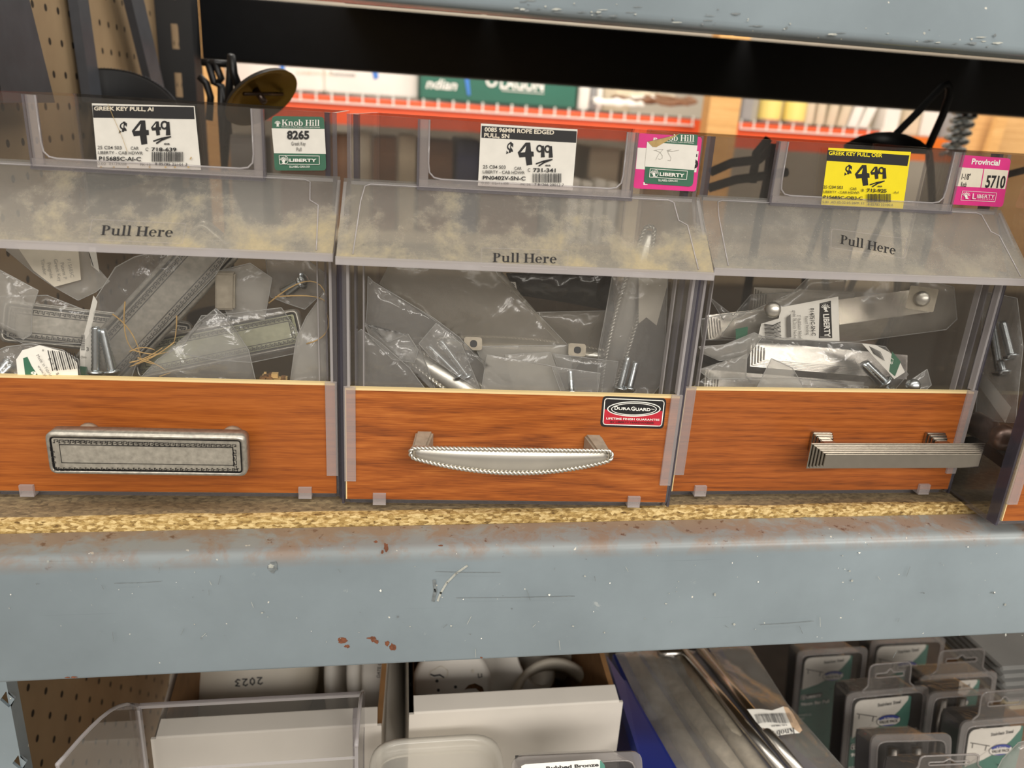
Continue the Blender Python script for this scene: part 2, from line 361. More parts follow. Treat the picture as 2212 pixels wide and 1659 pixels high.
SERIF = {
 'P': (.70, [rc(.09, 0, .27, 1), rc(0, 0, .38, S_), rc(0, 1 - S_, .3, 1), arcpoly(.32, .74, (.33, .26), (.15, .21), -90, 90), rc(.25, .945, .34, 1), rc(.25, .48, .34, .53)]),
 'H': (.92, [rc(.1, 0, .28, 1), rc(.64, 0, .82, 1), rc(0, 0, .38, S_), rc(.54, 0, .92, S_), rc(0, 1 - S_, .38, 1), rc(.54, 1 - S_, .92, 1), rc(.27, .48, .65, .54)]),
 'K': (.92, [rc(.1, 0, .28, 1), rc(0, 0, .38, S_), rc(0, 1 - S_, .38, 1), pg((.27, .42), (.33, .42), (.78, .97), (.70, .97)), rc(.58, 1 - S_, .9, 1), pg((.36, .52), (.56, .62), (.88, .02), (.64, .02)), rc(.55, 0, .95, S_)]),
 'u': (.74, [rc(.08, .18, .24, .70), rc(0, .65, .24, .70), arcpoly(.30, .22, (.22, .23), (.06, .16), 180, 330), rc(.46, 0, .62, .70), rc(.38, .65, .62, .70), rc(.5, 0, .72, S_)]),
 'l': (.36, [rc(.09, 0, .25, 1.06), rc(0, 0, .34, S_), rc(0, 1.01, .25, 1.06)]),
 'i': (.36, [rc(.09, 0, .25, .70), rc(0, 0, .34, S_), rc(0, .65, .25, .70), arcpoly(.16, .92, (.105, .105), (0, 0), 0, 360)]),
 'e': (.60, [arcpoly(.30, .345, (.29, .365), (.13, .30), 12, 318), rc(.15, .36, .57, .42)]),
 'r': (.54, [rc(.09, 0, .25, .70), rc(0, 0, .36, S_), rc(0, .65, .25, .70), arcpoly(.42, .60, (.10, .10), (0, 0), 0, 360), arcpoly(.40, .52, (.17, .18), (.13, .10), 80, 190)]),
 'n': (.78, [rc(.09, 0, .25, .70), rc(0, 0, .34, S_), rc(0, .65, .25, .70), rc(.48, 0, .64, .46), rc(.41, 0, .74, S_), arcpoly(.42, .46, (.22, .25), (.06, .17), 0, 150)]),
 'o': (.64, [arcpoly(.31, .35, (.31, .37), (.14, .31), 0, 360, 22)]),
 'b': (.68, [rc(.06, 0, .22, 1.06), rc(-.02, 1.01, .22, 1.06), arcpoly(.34, .35, (.30, .37), (.14, .31), -130, 140, 20)]),
 ' ': (.26, [])}
def serif_mesh(txt):
    vs, fs, x = [], [], 0
    for ch in txt:
        wd, parts = SERIF[ch]
        for pv, pf in parts:
            b = len(vs); vs += [(x + p[0], p[1]) for p in pv]; fs += [tuple(b + i for i in f) for f in pf]
        x += wd + .035
    return vs, fs, x
class Flat:
    """a printed flat thing; design space x right, y down, mapped onto a real plane; layers a hair apart"""
    def __init__(s, mb, fn): s.mb = mb; s.fn = fn; s.k = 0
    def put(s, vs, fs, m, lay=None):
        if lay is None: s.k += 1; lay = s.k
        s.mb.add([s.fn(x, y, lay * .00006) for x, y in vs], fs, m)
    def rect(s, x0, y0, x1, y1, m): s.put(*rc(x0, y0, x1, y1), m)
    def poly(s, pts, m): s.put(list(pts), [tuple(range(len(pts)))], m)
    def rrect(s, x0, y0, x1, y1, r, m, corners='1111'):
        p = []
        for k, (cx, cy, a) in enumerate(((x0 + r, y0 + r, 180), (x1 - r, y0 + r, 270), (x1 - r, y1 - r, 0), (x0 + r, y1 - r, 90))):
            if corners[k] == '0': p.append(((x0, y0), (x1, y0), (x1, y1), (x0, y1))[k]); continue
            p += [(cx + r * math.cos(math.radians(a + t * 15)), cy + r * math.sin(math.radians(a + t * 15))) for t in range(7)]
        s.poly(p, m)
    def rframe(s, x0, y0, x1, y1, r, t, m):
        o, q = [], []
        for (cx, cy, a) in ((x0 + r, y0 + r, 180), (x1 - r, y0 + r, 270), (x1 - r, y1 - r, 0), (x0 + r, y1 - r, 90)):
            for k in range(7):
                c, n = math.cos(math.radians(a + k * 15)), math.sin(math.radians(a + k * 15))
                o.append((cx + r * c, cy + r * n)); q.append((cx + (r - t) * c, cy + (r - t) * n))
        n = len(o); s.put(o + q, [(i, (i + 1) % n, n + (i + 1) % n, n + i) for i in range(n)], m)
    def ring(s, cx, cy, ro, ri, m, a0=0, a1=360, n=30): s.put(*arcpoly(cx, cy, ro, ri, a0, a1, n), m)
    def text(s, x, yb, h, txt, m, x1=None, bold=0., slant=0, serif=False, center=None, rot=0):
        vs, fs, wd = serif_mesh(txt) if serif else text_mesh(txt, bold)
        kx = (x1 - x) / wd if x1 is not None else h
        if center is not None: x = center - kx * wd / 2
        ca, sa = math.cos(math.radians(rot)), math.sin(math.radians(rot))
        q = [(p[0] * kx + slant * p[1] * h, -p[1] * h) for p in vs]
        s.put([(x + a * ca - b * sa, yb + a * sa + b * ca) for a, b in q], fs, m)
    def line(s, pts, t, m, closed=False):
        pts = list(pts); n = len(pts)
        segs = [(pts[i], pts[(i + 1) % n]) for i in range(n if closed else n - 1)]
        vs, fs = [], []
        for (a, b) in segs:
            dx, dy = b[0] - a[0], b[1] - a[1]; l = math.hypot(dx, dy) or 1; nx, ny = -dy / l * t / 2, dx / l * t / 2; ex, ey = dx / l * t / 2, dy / l * t / 2
            k = len(vs); vs += [(a[0] + nx - ex, a[1] + ny - ey), (b[0] + nx + ex, b[1] + ny + ey), (b[0] - nx + ex, b[1] - ny + ey), (a[0] - nx - ex, a[1] - ny - ey)]; fs.append((k, k + 1, k + 2, k + 3))
        s.put(vs, fs, m)
    def barcode(s, x0, y0, x1, y1, m, seed=1, vertical=False):
        r = random.Random(seed); vs, fs = [], []; t = 0.
        ln = (y1 - y0) if vertical else (x1 - x0)
        while t < 1:
            a = r.choice((1, 1, 2, 3)) / 95; g = r.choice((1, 1, 2, 2)) / 95; e = min(1, t + a); k = len(vs)
            if vertical: vs += [(x0, y0 + t * ln), (x1, y0 + t * ln), (x1, y0 + e * ln), (x0, y0 + e * ln)]
            else: vs += [(x0 + t * ln, y0), (x0 + e * ln, y0), (x0 + e * ln, y1), (x0 + t * ln, y1)]
            fs.append((k, k + 1, k + 2, k + 3)); t = e + g
        s.put(vs, fs, m)
def quadmap(c, n):
    """bilinear map of the unit square onto corner points tl, tr, br, bl; layers step along n"""
    tl, tr, br, bl = [Vector(p) for p in c]; n = Vector(n)
    def fn(W_, H_):
        def g(x, y, lay):
            a, b = x / W_, y / H_
            return tl * (1 - a) * (1 - b) + tr * a * (1 - b) + br * a * b + bl * (1 - a) * b + n * lay
        return g
    return fn
def crest(fl, x, y, s, m):
    """rayed crowned head emblem in a small box"""
    fl.ring(x + s * .5, y + s * .62, (s * .2, s * .22), (0, 0), m, n=14)
    for a in range(200, 345, 24):
        c, n = math.cos(math.radians(a)), math.sin(math.radians(a))
        fl.line([(x + s * .5 + c * s * .28, y + s * .6 + n * s * .28), (x + s * .5 + c * s * .47, y + s * .6 + n * s * .47)], s * .085, m)
    fl.poly([(x + s * .3, y + s * .98), (x + s * .45, y + s * .75), (x + s * .62, y + s * .78), (x + s * .8, y + s * .98)], m)

# ================================================================== the rack
ZB = H - .2215                                                     # top of the shelf board
def rounded(poly, r, seg=5):
    """fillet a closed 2-D polygon; r one radius or a list"""
    n = len(poly); out = []
    for i in range(n):
        p = Vector(poly[i]); a = Vector(poly[i - 1]) - p; b = Vector(poly[(i + 1) % n]) - p
        ri = r[i] if isinstance(r, (list, tuple)) else r
        if ri <= 0: out.append(tuple(p)); continue
        la, lb = a.length, b.length; a.normalize(); b.normalize()
        ang = math.acos(max(-1, min(1, a.dot(b)))); d = min(ri / math.tan(ang / 2), la * .49, lb * .49)
        p0, p1 = p + a * d, p + b * d
        for k in range(seg + 1):
            t = k / seg; out.append(tuple(p0 * (1 - t) ** 2 + p * 2 * t * (1 - t) + p1 * t * t))
    return out
def shelf_beam(name, label, x0, x1, y, z0, z1, m, depth=.062, step=True, flip=1, marks=None):
    p = [(y, z0), (y, z1), (y + flip * .027, z1), (y + flip * .027, z1 - .0175), (y + flip * depth, z1 - .0175), (y + flip * depth, z0)] if step else [(y, z0), (y, z1), (y + flip * depth, z1), (y + flip * depth, z0)]
    p = rounded(p, [.0022, .0065, .0012, 0, .002, .002] if step else .004)
    mb = MB(); mb.prism(p, 'x', x0, x1, m, smooth=True)
    if marks: marks(Flat(mb, lambda a, b_, l: PX(a, b_, Y=y) - Vector((0, .00005 + l * .3, 0))))
    return solo(mb, name, label, 'shelf beam', ((x0 + x1) / 2, y, z0))
def blob(fl, x, y, rx_, ry_, m, seed):
    r = random.Random(seed); n = 13; fl.poly([(x + rx_ * (.6 + .6 * r.random()) * math.cos(2 * math.pi * i / n), y + ry_ * (.6 + .6 * r.random()) * math.sin(2 * math.pi * i / n)) for i in range(n)], m)
def low_marks(fl):
    for k, (x, y, a, b_) in enumerate(((740, 1384, 11, 7), (750, 1396, 7, 4), (806, 1380, 6, 8), (814, 1386, 5, 5), (836, 1390, 6, 6), (848, 1397, 8, 8), (800, 1378, 9, 2), (834, 1182, 6, 12), (826, 1192, 4, 5), (812, 1170, 5, 3), (952, 1178, 5, 2), (1040, 1424 - 4, 3, 2), (160, 1462, 9, 2), (146, 1463, 6, 1.5))): blob(fl, x, y, a, b_, 'rust', k)
    blob(fl, 590, 1224, 14, 13, 'darkmark', 31); blob(fl, 586, 1222, 7, 5, 'palemark', 32)
    fl.line([(1008, 1222), (985, 1238), (965, 1258), (952, 1280), (946, 1296)], 4.5, 'palemark'); fl.line([(938, 1255), (940, 1275), (936, 1295)], 7, 'darkmark')
    r = random.Random(11)
    for k in range(80):
        x, y = r.random() * 2212, 1190 + r.random() * 200; s = r.choice((1, 1, 1.3, 1.6, 2.6)); blob(fl, x, y - x * .008, s, s * (.7 + r.random() * .6), r.choice(('palemark', 'palemark', 'palemark', 'darkmark', 'whiteprint')), 100 + k)
    for x0, y0, x1, y1 in ((985, 1288, 1240, 1284), (1640, 1346, 1755, 1338), (940, 1231, 1080, 1233), (250, 1256, 350, 1252)): fl.line([(x0, y0), ((x0 + x1) / 2, (y0 + y1) / 2 + 1), (x1, y1)], .9, 'darkmark')
    for k in range(26):
        x, y = 200 + r.random() * 1900, 1200 + r.random() * 210; fl.line([(x, y), (x + r.uniform(-9, 9), y + r.uniform(4, 22))], .9, r.choice(('palemark', 'darkmark')))
def up_marks(fl):
    r = random.Random(21)
    for k in range(60):
        x = 1100 + r.random() * 1110; yb = (x - 736) * .078 - 8 - abs(r.gauss(0, 14)); blob(fl, x, yb, r.choice((2, 3, 6, 12)), r.choice((1, 1.5, 2.5)), r.choice(('darkmark', 'darkmark', 'palemark')), 300 + k)
    blob(fl, 2146, 76, 3, 4, 'darkmark', 400)
BX0, BX1 = -.50, 1.9
shelf_beam('shelf_beam', 'blue grey steel shelf beam with rust spots under the row of clear bins', BX0, BX1, .37, H - .3025, H - .2275, M['beam'], marks=low_marks)
shelf_beam('shelf_beam', 'blue grey steel beam across the top of the view, above the bins', BX0, BX1, .37, H + .0405, H + .122, M['beam_top'], depth=.022, step=False, marks=up_marks)
shelf_beam('shelf_beam', 'black rear beam of the rack spanning behind the bins', -.2362, BX1, 1.12, H + .038, H + .1135, M['blackish'], depth=.05, step=False)
mb = MB(); mb.box((-.231, .3985, ZB - .0195), (BX1, 1.165, ZB), 'pboard')
solo(mb, 'shelf_board', 'yellowish particle board shelf with a crumbled front edge under the bins', 'shelf', ((BX0 + BX1) / 2, .3985, ZB - .0195))
mb = MB()
for k in range(6): mb.box((-.23 + k * .36 + (.17 if k == 0 else 0), .371, H + .122), (-.23 + k * .36 + .352, 1.168, H + .137), 'blackish')
solo(mb, 'shelf_deck', 'dark shelf deck resting on the upper beams, seen only as a shaded edge', 'shelf')

def slot_post(mb, x0, x1, y0, y1, z0, z1, m, slots, sw=.0075, flat=0, xc=None, hh=.014):
    """open channel post with diamond slots cut through its front face"""
    xs = sorted({x0, x1}); xc = xc if xc is not None else (x0 + x1) / 2
    zz = z0
    for s in slots:
        mb.box((x0, y0, zz), (x1, y0 + .002, s - hh), m)
        # the four corners around a diamond hole
        L_, R_, T_, B_ = x0, x1, s + hh, s - hh
        for (cx, cz, a, b_) in ((L_, B_, xc - sw, s), (R_, B_, xc + sw, s), (R_, T_, xc + sw, s), (L_, T_, xc - sw, s)):
            zt = B_ if cz == B_ else T_
            poly = [(cx, cz), (xc, zt), (a, b_), (cx, b_)] if not flat else [(cx, cz), (a, cz), (a, b_), (cx, b_)]
            mb.prism(poly, 'y', y0, y0 + .002, m)
        zz = s + hh
    mb.box((x0, y0, zz), (x1, y0 + .002, z1), m)
    mb.box((x0, y0 + .002, z0), (x0 + .002, y1, z1), m); mb.box((x1 - .002, y0 + .002, z0), (x1, y1, z1), m)
XP = -.278
fr = thing('upright_frame', 'blue grey and black slotted upright frame at the left end of the rack', 'rack frame', (-.25, .44, 0))
mb = MB(); slot_post(mb, -.2775, -.2323, .433, .445, 0, H + .6, M['beam_top'], sorted(H - .3665 - .0508 * k for k in range(-1, 6)), .0042, 0, PX(17, 1517, Y=.433).x, .0062); mb.build('post', fr, inv(fr))
mb = MB(); slot_post(mb, -.2775, -.2365, 1.075, 1.118, 0, H + .6, M['blackish'], [H + .005 + .055 * k for k in range(-4, 4)], .0042, .004); mb.build('post', fr, inv(fr))
def side_bar(name, pix, x, th, m):
    mb = MB(); q = [PX(a, b, X=x) for a, b in pix]
    mb.prism([(p.y, p.z) for p in q], 'x', x - th, x, m); return mb.build(name, fr, inv(fr))
side_bar('brace', [(-60, -120), (34, -120), (119, 222), (8, 222)], -.258, .010, 'darkgrey')
side_bar('brace', [(150, -130), (173, -130), (222, 222), (198, 222)], -.266, .008, 'darkgrey')
side_bar('brace', [(262, -90), (290, -90), (367, 240), (342, 240)], -.256, .008, 'darkgrey')
# pegboard: real holes would cost too many faces, so the dark of each hole is painted into the colour, with a bump
def pegmat():
    m, nt, b = new_mat('pegboard'); v = coords(nt)
    n = N(nt, 'ShaderNodeTexNoise', i_Scale=14, i_Detail=4); L(nt, v, n.inputs['Vector'])
    r = ramp(nt, n.outputs[0], [(.3, (.33, .225, .125)), (.7, (.43, .305, .175))])
    sep = N(nt, 'ShaderNodeSeparateXYZ'); L(nt, v, sep.inputs[0])
    def cell(o, off):
        q = mathn(nt, 'FRACT', mathn(nt, 'MULTIPLY', mathn(nt, 'ADD', o, off), 1 / .0254)); return mathn(nt, 'SUBTRACT', q, .5)
    a, c = cell(sep.outputs[1], -.7495 + .44 + .0127 + .0254 * 40), cell(sep.outputs[2], -.0055 + .0127 + .0254 * 100)
    d = mathn(nt, 'ADD', mathn(nt, 'MULTIPLY', a, a), mathn(nt, 'MULTIPLY', c, c))
    hole = mathn(nt, 'LESS_THAN', d, .0135)
    L(nt, mixrgb(nt, hole, r.outputs[0], (.02, .012, .006)), b.inputs['Base Color']); b.inputs['Roughness'].default_value = .7
    bp = N(nt, 'ShaderNodeBump', i_Strength=.9, i_Distance=.004, invert=True); L(nt, hole, bp.inputs['Height']); L(nt, bp.outputs[0], b.inputs['Normal'])
    return m
M['peg'] = pegmat()
mb = MB(); mb.box((XP - .006, .44, H - 1.0), (XP, 1.2, H + .5), 'peg')
o = solo(mb, 'pegboard', 'brown perforated hardboard panel closing the left end of the rack', 'pegboard', (XP, .44, H))

# ================================================================== cabinet pulls (a right, b up, c toward the viewer)
def rr(hx, hy, r): return rounded([(-hx, -hy), (hx, -hy), (hx, hy), (-hx, hy)], r, 6)
def cpr(mb, poly, c0, c1, m, smooth=False): mb.prism(poly, 'z', c0, c1, m, smooth=smooth)
def meander(hx, hy, p, h):
    """short hooked strokes all round a rectangle, as one list of polylines"""
    out = []
    def run(n, f):
        for k in range(n):
            t = (k + .1) / n
            out.append([f(t + u / n, w_) for u, w_ in ((-.22, 0), (0, 0), (0, 1), (.72, 1), (.72, .38), (.36, .38))])
    n1 = int(2 * hx / p); n2 = max(2, int(2 * (hy - h) / p))
    run(n1, lambda t, w_: (-hx + 2 * hx * t, hy - h + h * w_)); run(n1, lambda t, w_: (hx - 2 * hx * t, -hy + h - h * w_))
    run(n2, lambda t, w_: (-hx + h - h * w_, -hy + h + 2 * (hy - h) * t)); run(n2, lambda t, w_: (hx - h + h * w_, hy - h - 2 * (hy - h) * t))
    return out
def greek_pull(parent, mat4, name='cabinet_pull', label=None, posts=True, face='pewter_face'):
    hx, hy = .050, .0118; c1 = .0245
    mb = MB(); cpr(mb, rr(hx, hy, .0042), .015, c1 - .0012, 'pewter', True)
    n = len(rr(hx, hy, .004)); o1 = rr(hx, hy, .0042); o2 = rr(hx - .0009, hy - .0009, .0036); o3 = rr(hx - .0022, hy - .0022, .0022)
    def ringf(pa, ca, pb, cb, m):
        k = len(pa); mb.add([(p[0], p[1], ca) for p in pa] + [(p[0], p[1], cb) for p in pb], [(i, (i + 1) % k, k + (i + 1) % k, k + i) for i in range(k)], m, True)
    ringf(o1, c1 - .0012, o2, c1, 'pewter'); ringf(o2, c1, o3, c1 - .0002, 'pewter'); ringf(o3, c1 - .0002, o3, c1 - .0011, 'pewter_dark')
    bar = mb.build(name, parent, mat4, 0)
    if label: bar['label'] = label
    mb = MB(); cpr(mb, rr(hx - .0022, hy - .0022, .002), c1 - .0014, c1 - .0010, 'pewter_dark'); cpr(mb, rr(hx - .0031, hy - .0031, .0012), c1 - .0010, c1 - .0006, face)
    fl = Flat(mb, lambda x, y, l: Vector((x, y, c1 - .0006 + l)))
    for ln in meander(hx - .0041, hy - .0041, .0026, .0016): fl.line(ln, .00042, 'pewter_dark')
    fl.k = 0; fl.rect(-hx + .0064, -hy + .0064, hx - .0064, hy - .0064, 'pewter_dark')
    mb.build('key_border', bar, mat4)
    mb = MB(); cpr(mb, rr(hx - .0069, hy - .0069, .0003), c1 - .0006, c1 - .0003, face); mb.build('face_plate', bar, mat4)
    if posts:
        for s in (-1, 1):
            mb = MB(); mb.lathe([(0, 0), (.0062, 0), (.0062, .003), (.0048, .006), (.0046, .012), (.0058, .0155), (0, .0155)], 'satin_old', 24, Matrix.Translation((s * .038, .0015, 0))); mb.build('post', bar, mat4)
    return bar
def rope_pull(parent, mat4, name='cabinet_pull', label=None, posts=True):
    La = .0530
    hh = lambda t: .0067 * (1 - .56 * t * t); cc = lambda t: .020 + .0085 * (1 - t * t)
    mb = MB(); n = 36; secs = []
    for i in range(n + 1):
        t = -1 + 2 * i / n; h = hh(t) * (.98 if abs(t) < .99 else .7)
        prof = [(-h, -.0016), (-h, 0), (-h * .6, .0011), (0, .0016), (h * .6, .0011), (h, 0), (h, -.0016)]
        secs += [(t * La, b, cc(t) + c) for b, c in prof]
    k = 7; fs = [(i * k + j, i * k + (j + 1) % k, (i + 1) * k + (j + 1) % k, (i + 1) * k + j) for i in range(n) for j in range(k)]
    mb.add(secs, fs + [tuple(range(k))[::-1], tuple(n * k + j for j in range(k))], 'satin', True)
    bar = mb.build(name, parent, mat4)
    if label: bar['label'] = label
    path = []
    for i in range(61): t = -1 + 2 * i / 60; path.append(Vector((t * La, hh(t) + .0002, cc(t) - .0002)))
    for a in range(1, 7): q = math.pi * a / 7; path.append(Vector((La + math.sin(q) * .0026, hh(1) * math.cos(q), cc(1) - .0006)))
    for i in range(61): t = 1 - 2 * i / 60; path.append(Vector((t * La, -hh(t) - .0002, cc(t) - .0002)))
    for a in range(1, 7): q = math.pi * a / 7; path.append(Vector((-La - math.sin(q) * .0026, -hh(1) * math.cos(q), cc(1) - .0006)))
    # resample, then two strands wound round the outline
    P = path + [path[0]]; cum = [0]
    for i in range(1, len(P)): cum.append(cum[-1] + (P[i] - P[i - 1]).length)
    tot = cum[-1]; ns = 640; smp = []; j = 0
    for i in range(ns):
        d = tot * i / ns
        while cum[j + 1] < d: j += 1
        smp.append(P[j].lerp(P[j + 1], (d - cum[j]) / max(1e-9, cum[j + 1] - cum[j])))
    tw = round(tot / .0046); mb = MB()
    for st in (0, 1):
        pts = []
        for i in range(ns):
            tg = (smp[(i + 1) % ns] - smp[i - 1]).normalized(); u = Vector((0, 0, 1)); u = (u - tg * u.dot(tg)).normalized(); w_ = tg.cross(u)
            a = 2 * math.pi * tw * i / ns + math.pi * st; pts.append(smp[i] + (u * math.cos(a) + w_ * math.sin(a)) * .00062)
        mb.tube(pts, .00074, 'satin', 6, closed=True)
    mb.build('rope_edge', bar, mat4)
    if posts:
        for s in (-1, 1):
            mb = MB(); x = s * .048
            mb.hexa([(x - .005, -.0045, 0), (x + .005, -.0045, 0), (x + .005, .0050, 0), (x - .005, .0050, 0), (x - .004 + s * .003, -.0028, .0205), (x + .004 + s * .003, -.0028, .0205), (x + .004 + s * .003, .0030, .0205), (x - .004 + s * .003, .0030, .0205)], 'satin_old'); mb.build('post', bar, mat4, .0012)
    return bar
def step_pull(parent, mat4, name='cabinet_pull', label=None, posts=True):
    mb = MB()
    for k in range(6):
        hx, hy = .0570 - k * .0013, .0082 - k * .00085
        z0_ = .021 + k * .0013; mb.prism(rr(hx - .0008, hy - .0008, .0002), 'z', z0_ - .0002, z0_ + .0005, 'chrome'); mb.prism(rr(hx, hy, .0002), 'z', z0_ + .0004, z0_ + .0013, 'chrome')
    bar = mb.build(name, parent, mat4, .00012)
    if label: bar['label'] = label
    if posts:
        for s in (-1, 1):
            mb = MB(); x = s * .0385
            for h, c0, c1 in ((.0066, 0, .003), (.0060, .003, .005), (.0052, .005, .007), (.0040, .007, .0206)): mb.box((x - h, -h, c0), (x + h, h, c1), 'chrome')
            mb.build('post', bar, mat4, .0005)
    return bar
def bolt(mb, a, b, r=.0026, head=True, m='zinc'):
    """threaded screw from a (head end) to b"""
    a, b = Vector(a), Vector(b); ax = (b - a).normalized(); q = ax.to_track_quat('Z', 'Y').to_matrix().to_4x4(); q.translation = a
    ln = (b - a).length; prof = [(0, 0)]; n = int(ln / .0011)
    for i in range(n): prof += [(r * (1.0 if i % 2 else .84), ln * i / n)]
    prof += [(r * .8, ln), (0, ln)]
    mb.lathe(prof, m, 10, q)
    if head: mb.lathe([(0, -.0028), (r * 1.1, -.0026), (r * 1.7, -.0012), (r * 1.75, 0), (r * .8, .0003)], m, 14, q)

# ================================================================== the clear bins
WB = .188; DB = .155
def build_bin(label, Xl, Yl, Xr, Yr, panel, name='display_bin', hood='hood'):
    rz = math.atan2(Yr - Yl, Xr - Xl)
    o = thing(name, label, 'display bin', (Xl, Yl, ZB), rz, 'clear display bins on the shelf board')
    tp = lambda x, y: (WB / 2 + (x - WB / 2) * (1 - .07 * max(0, y) / DB))
    # body: two thick side walls with an upright channel at the front, front window, strip, bottom and back
    prof = rounded([(.001, 0), (.0, .150), (.0215, .1815), (.0215, .215), (DB, .215), (DB, 0)], [.008, 0, 0, 0, .004, .008], 4)
    mb = MB()
    for xa, xb in ((-.0015, .0008), (WB - .0008, WB + .0015)): mb.prism(prof, 'x', xa, xb, 'clear', 'edge')
    mb.box((.0008, .0038, .003), (WB - .0008, .0056, .148), 'clear', 'rim', 'y')
    mb.box((.0008, .006, .0), (WB - .0008, DB - .003, .0022), 'clear', 'edge', 'z')
    mb.box((.0008, DB - .003, .0022), (WB - .0008, DB - .001, .2149), 'back', 'rim', 'y')
    for xa, xb, ya, yb, z0, m in ((.0008, .0022, -.0008, .0036, .0745, 'rim'), (.0040, .0050, .0057, .012, .004, 'edge'), (.0085, .0092, .0057, .010, .004, 'rim'),
                                  (WB - .0022, WB - .0008, -.0008, .0036, .0745, 'rim'), (WB - .0050, WB - .0040, .0057, .012, .004, 'edge'), (WB - .0092, WB - .0085, .0057, .010, .004, 'rim')):
        mb.box((xa, ya, z0), (xb, yb, .149), m)
    mb.box((.0008, .0215, .1815), (WB - .0008, .0232, .215), 'clear', 'edge', 'y')
    for xa in (.0008, WB - .0058): mb.box((xa + .0008, .0232, .1815), (xa + .0034, .030, .2149), 'dark_edge')
    mb.box((.0008, .0204, .1800), (WB - .0008, .0232, .1818), 'rim')
    mb.v = [Vector((tp(p.x, p.y), p.y, p.z)) for p in mb.v]
    mb.build('body', o)
    for s in (0, 1):                                                # the dark gap-side upright at each front corner
        x = -.0030 if s == 0 else WB + .0016; mb = MB()
        mb.box((x, .001, .002), (x + .0014, .009, .148), 'dark_edge'); mb.build('corner_channel', o)
    # hood
    mb = MB(); dy, dz = .0395, -.0345
    top, lip = (.0205, .1830), (-.0190, .1485)
    poly = [top, (top[0] + .0014, top[1] - .0016), (lip[0] + .0016, lip[1] - .0012), lip]
    mb.prism(poly, 'x', -.0021, WB + .0021, M[hood])
    mb.prism([(lip[0] - .0008, lip[1] - .0035), (lip[0] + .0012, lip[1] - .0035), (lip[0] + .0012, lip[1] + .0006), (lip[0] - .0008, lip[1] + .0006)], 'x', -.0023, WB + .0023, 'rim')
    for xa in (-.0023, WB + .0007): mb.prism([(.0200, .1812), (lip[0] + .0012, lip[1] - .003), (-.002, lip[1] - .003), (.0195, .176)], 'x', xa, xa + .0016, 'rim')
    nrm = Vector((0, -.0345, .0395)).normalized()
    def hp(x, t, e=.0004): return Vector((x, top[0] + (lip[0] - top[0]) * t, top[1] + (lip[1] - top[1]) * t)) + nrm * e
    for ln in ([(.006, .96), (.0075, .30), (.009, .10), (.012, .07), (WB - .016, .07), (WB - .013, .10), (WB - .012, .34), (WB - .0075, .40), (WB - .006, .96)],):
        mb.tube([hp(a, b) for a, b in ln], .00035, 'rim', 5)
    lid = mb.build('lid', o)
    # wood board with its pale core edge, held by clips and rails
    mb = MB(); mb.box((0, .0, .0055), (WB, .0034, .0722), panel); mb.box((0, 0, .0722), (WB, .0036, .0734), 'cream'); mb.box((-.0006, 0, .0055), (0, .0034, .0734), 'cream'); mb.build('front_panel', o)
    for x in (-.0012, WB - .0052):
        mb = MB(); mb.box((x, -.0016, .0175), (x + .0064, -.0001, .0745), 'tab', 'rim', 'y'); mb.build('side_rail', o)
    return o
def add_clips(o, xs, z=.0035):
    for x in xs:
        mb = MB(); mb.box((x - .0037, -.0022, z), (x + .0037, -.0002, z + .0062), 'tab', 'rim', 'y'); mb.box((x - .0037, -.0022, z - .0006), (x + .0037, .0036, z + .0004), 'rim'); mb.build('clip', o)
M['hood'] = clear('dusty_hood_plastic', (.88, .88, .87), dust=(.21, .44, .146, .166, .42), hazecol=(.60, .575, .53), dustcol=(.62, .53, .35), rough=.16)
M['hood2'] = clear('cleaner_hood_plastic', (.88, .88, .87), dust=(.25, .18, .146, .160, .30), hazecol=(.62, .60, .56), dustcol=(.62, .54, .38), rough=.16)
BIN1 = build_bin('dusty clear bin at the left with a broad pewter greek key pull', -.0288 - WB * .9988, .4240, -.0288, .4150, 'panel')
BIN2 = build_bin('dusty clear bin in the middle with a rope edged satin pull and red badge', -.0224, .4080, -.0224 + WB * .9984, .3975, 'panel2')
BIN3 = build_bin('clear bin right of the middle one with a yellow price tag and stepped pull', .1748, .4115, .1748 + WB, .4090, 'panel3', hood='hood2')
BIN4 = build_bin('clear bin cut off at the right edge, standing forward over the shelf beam', .3685, .3670, .3685 + WB, .3670, 'panel', hood='hood2')
for b_, xs in ((BIN1, (62, 660)), (BIN2, (820, 1370)), (BIN3, (1510, 1990))):
    add_clips(b_, [PXL(TM[b_.name], x, 1065, 0).x for x in xs])
add_clips(BIN4, [.03, .15])
PM = Matrix(((1, 0, 0, 0), (0, 0, -1, 0), (0, 1, 0, 0), (0, 0, 0, 1)))   # pull frame -> bin frame
def on_panel(b_, px, py, v, a=0):
    q = PXL(TM[b_.name], px, py, v); return Matrix.Translation((q.x, 0, q.z)) @ PM @ Matrix.Rotation(a, 4, 'Z')
greek_pull(BIN1, on_panel(BIN1, 319, 984, -.0245, -.004))
rope_pull(BIN2, on_panel(BIN2, 1109, 992, -.0255, 0))
step_pull(BIN3, on_panel(BIN3, 1948, 992, -.027, 0))
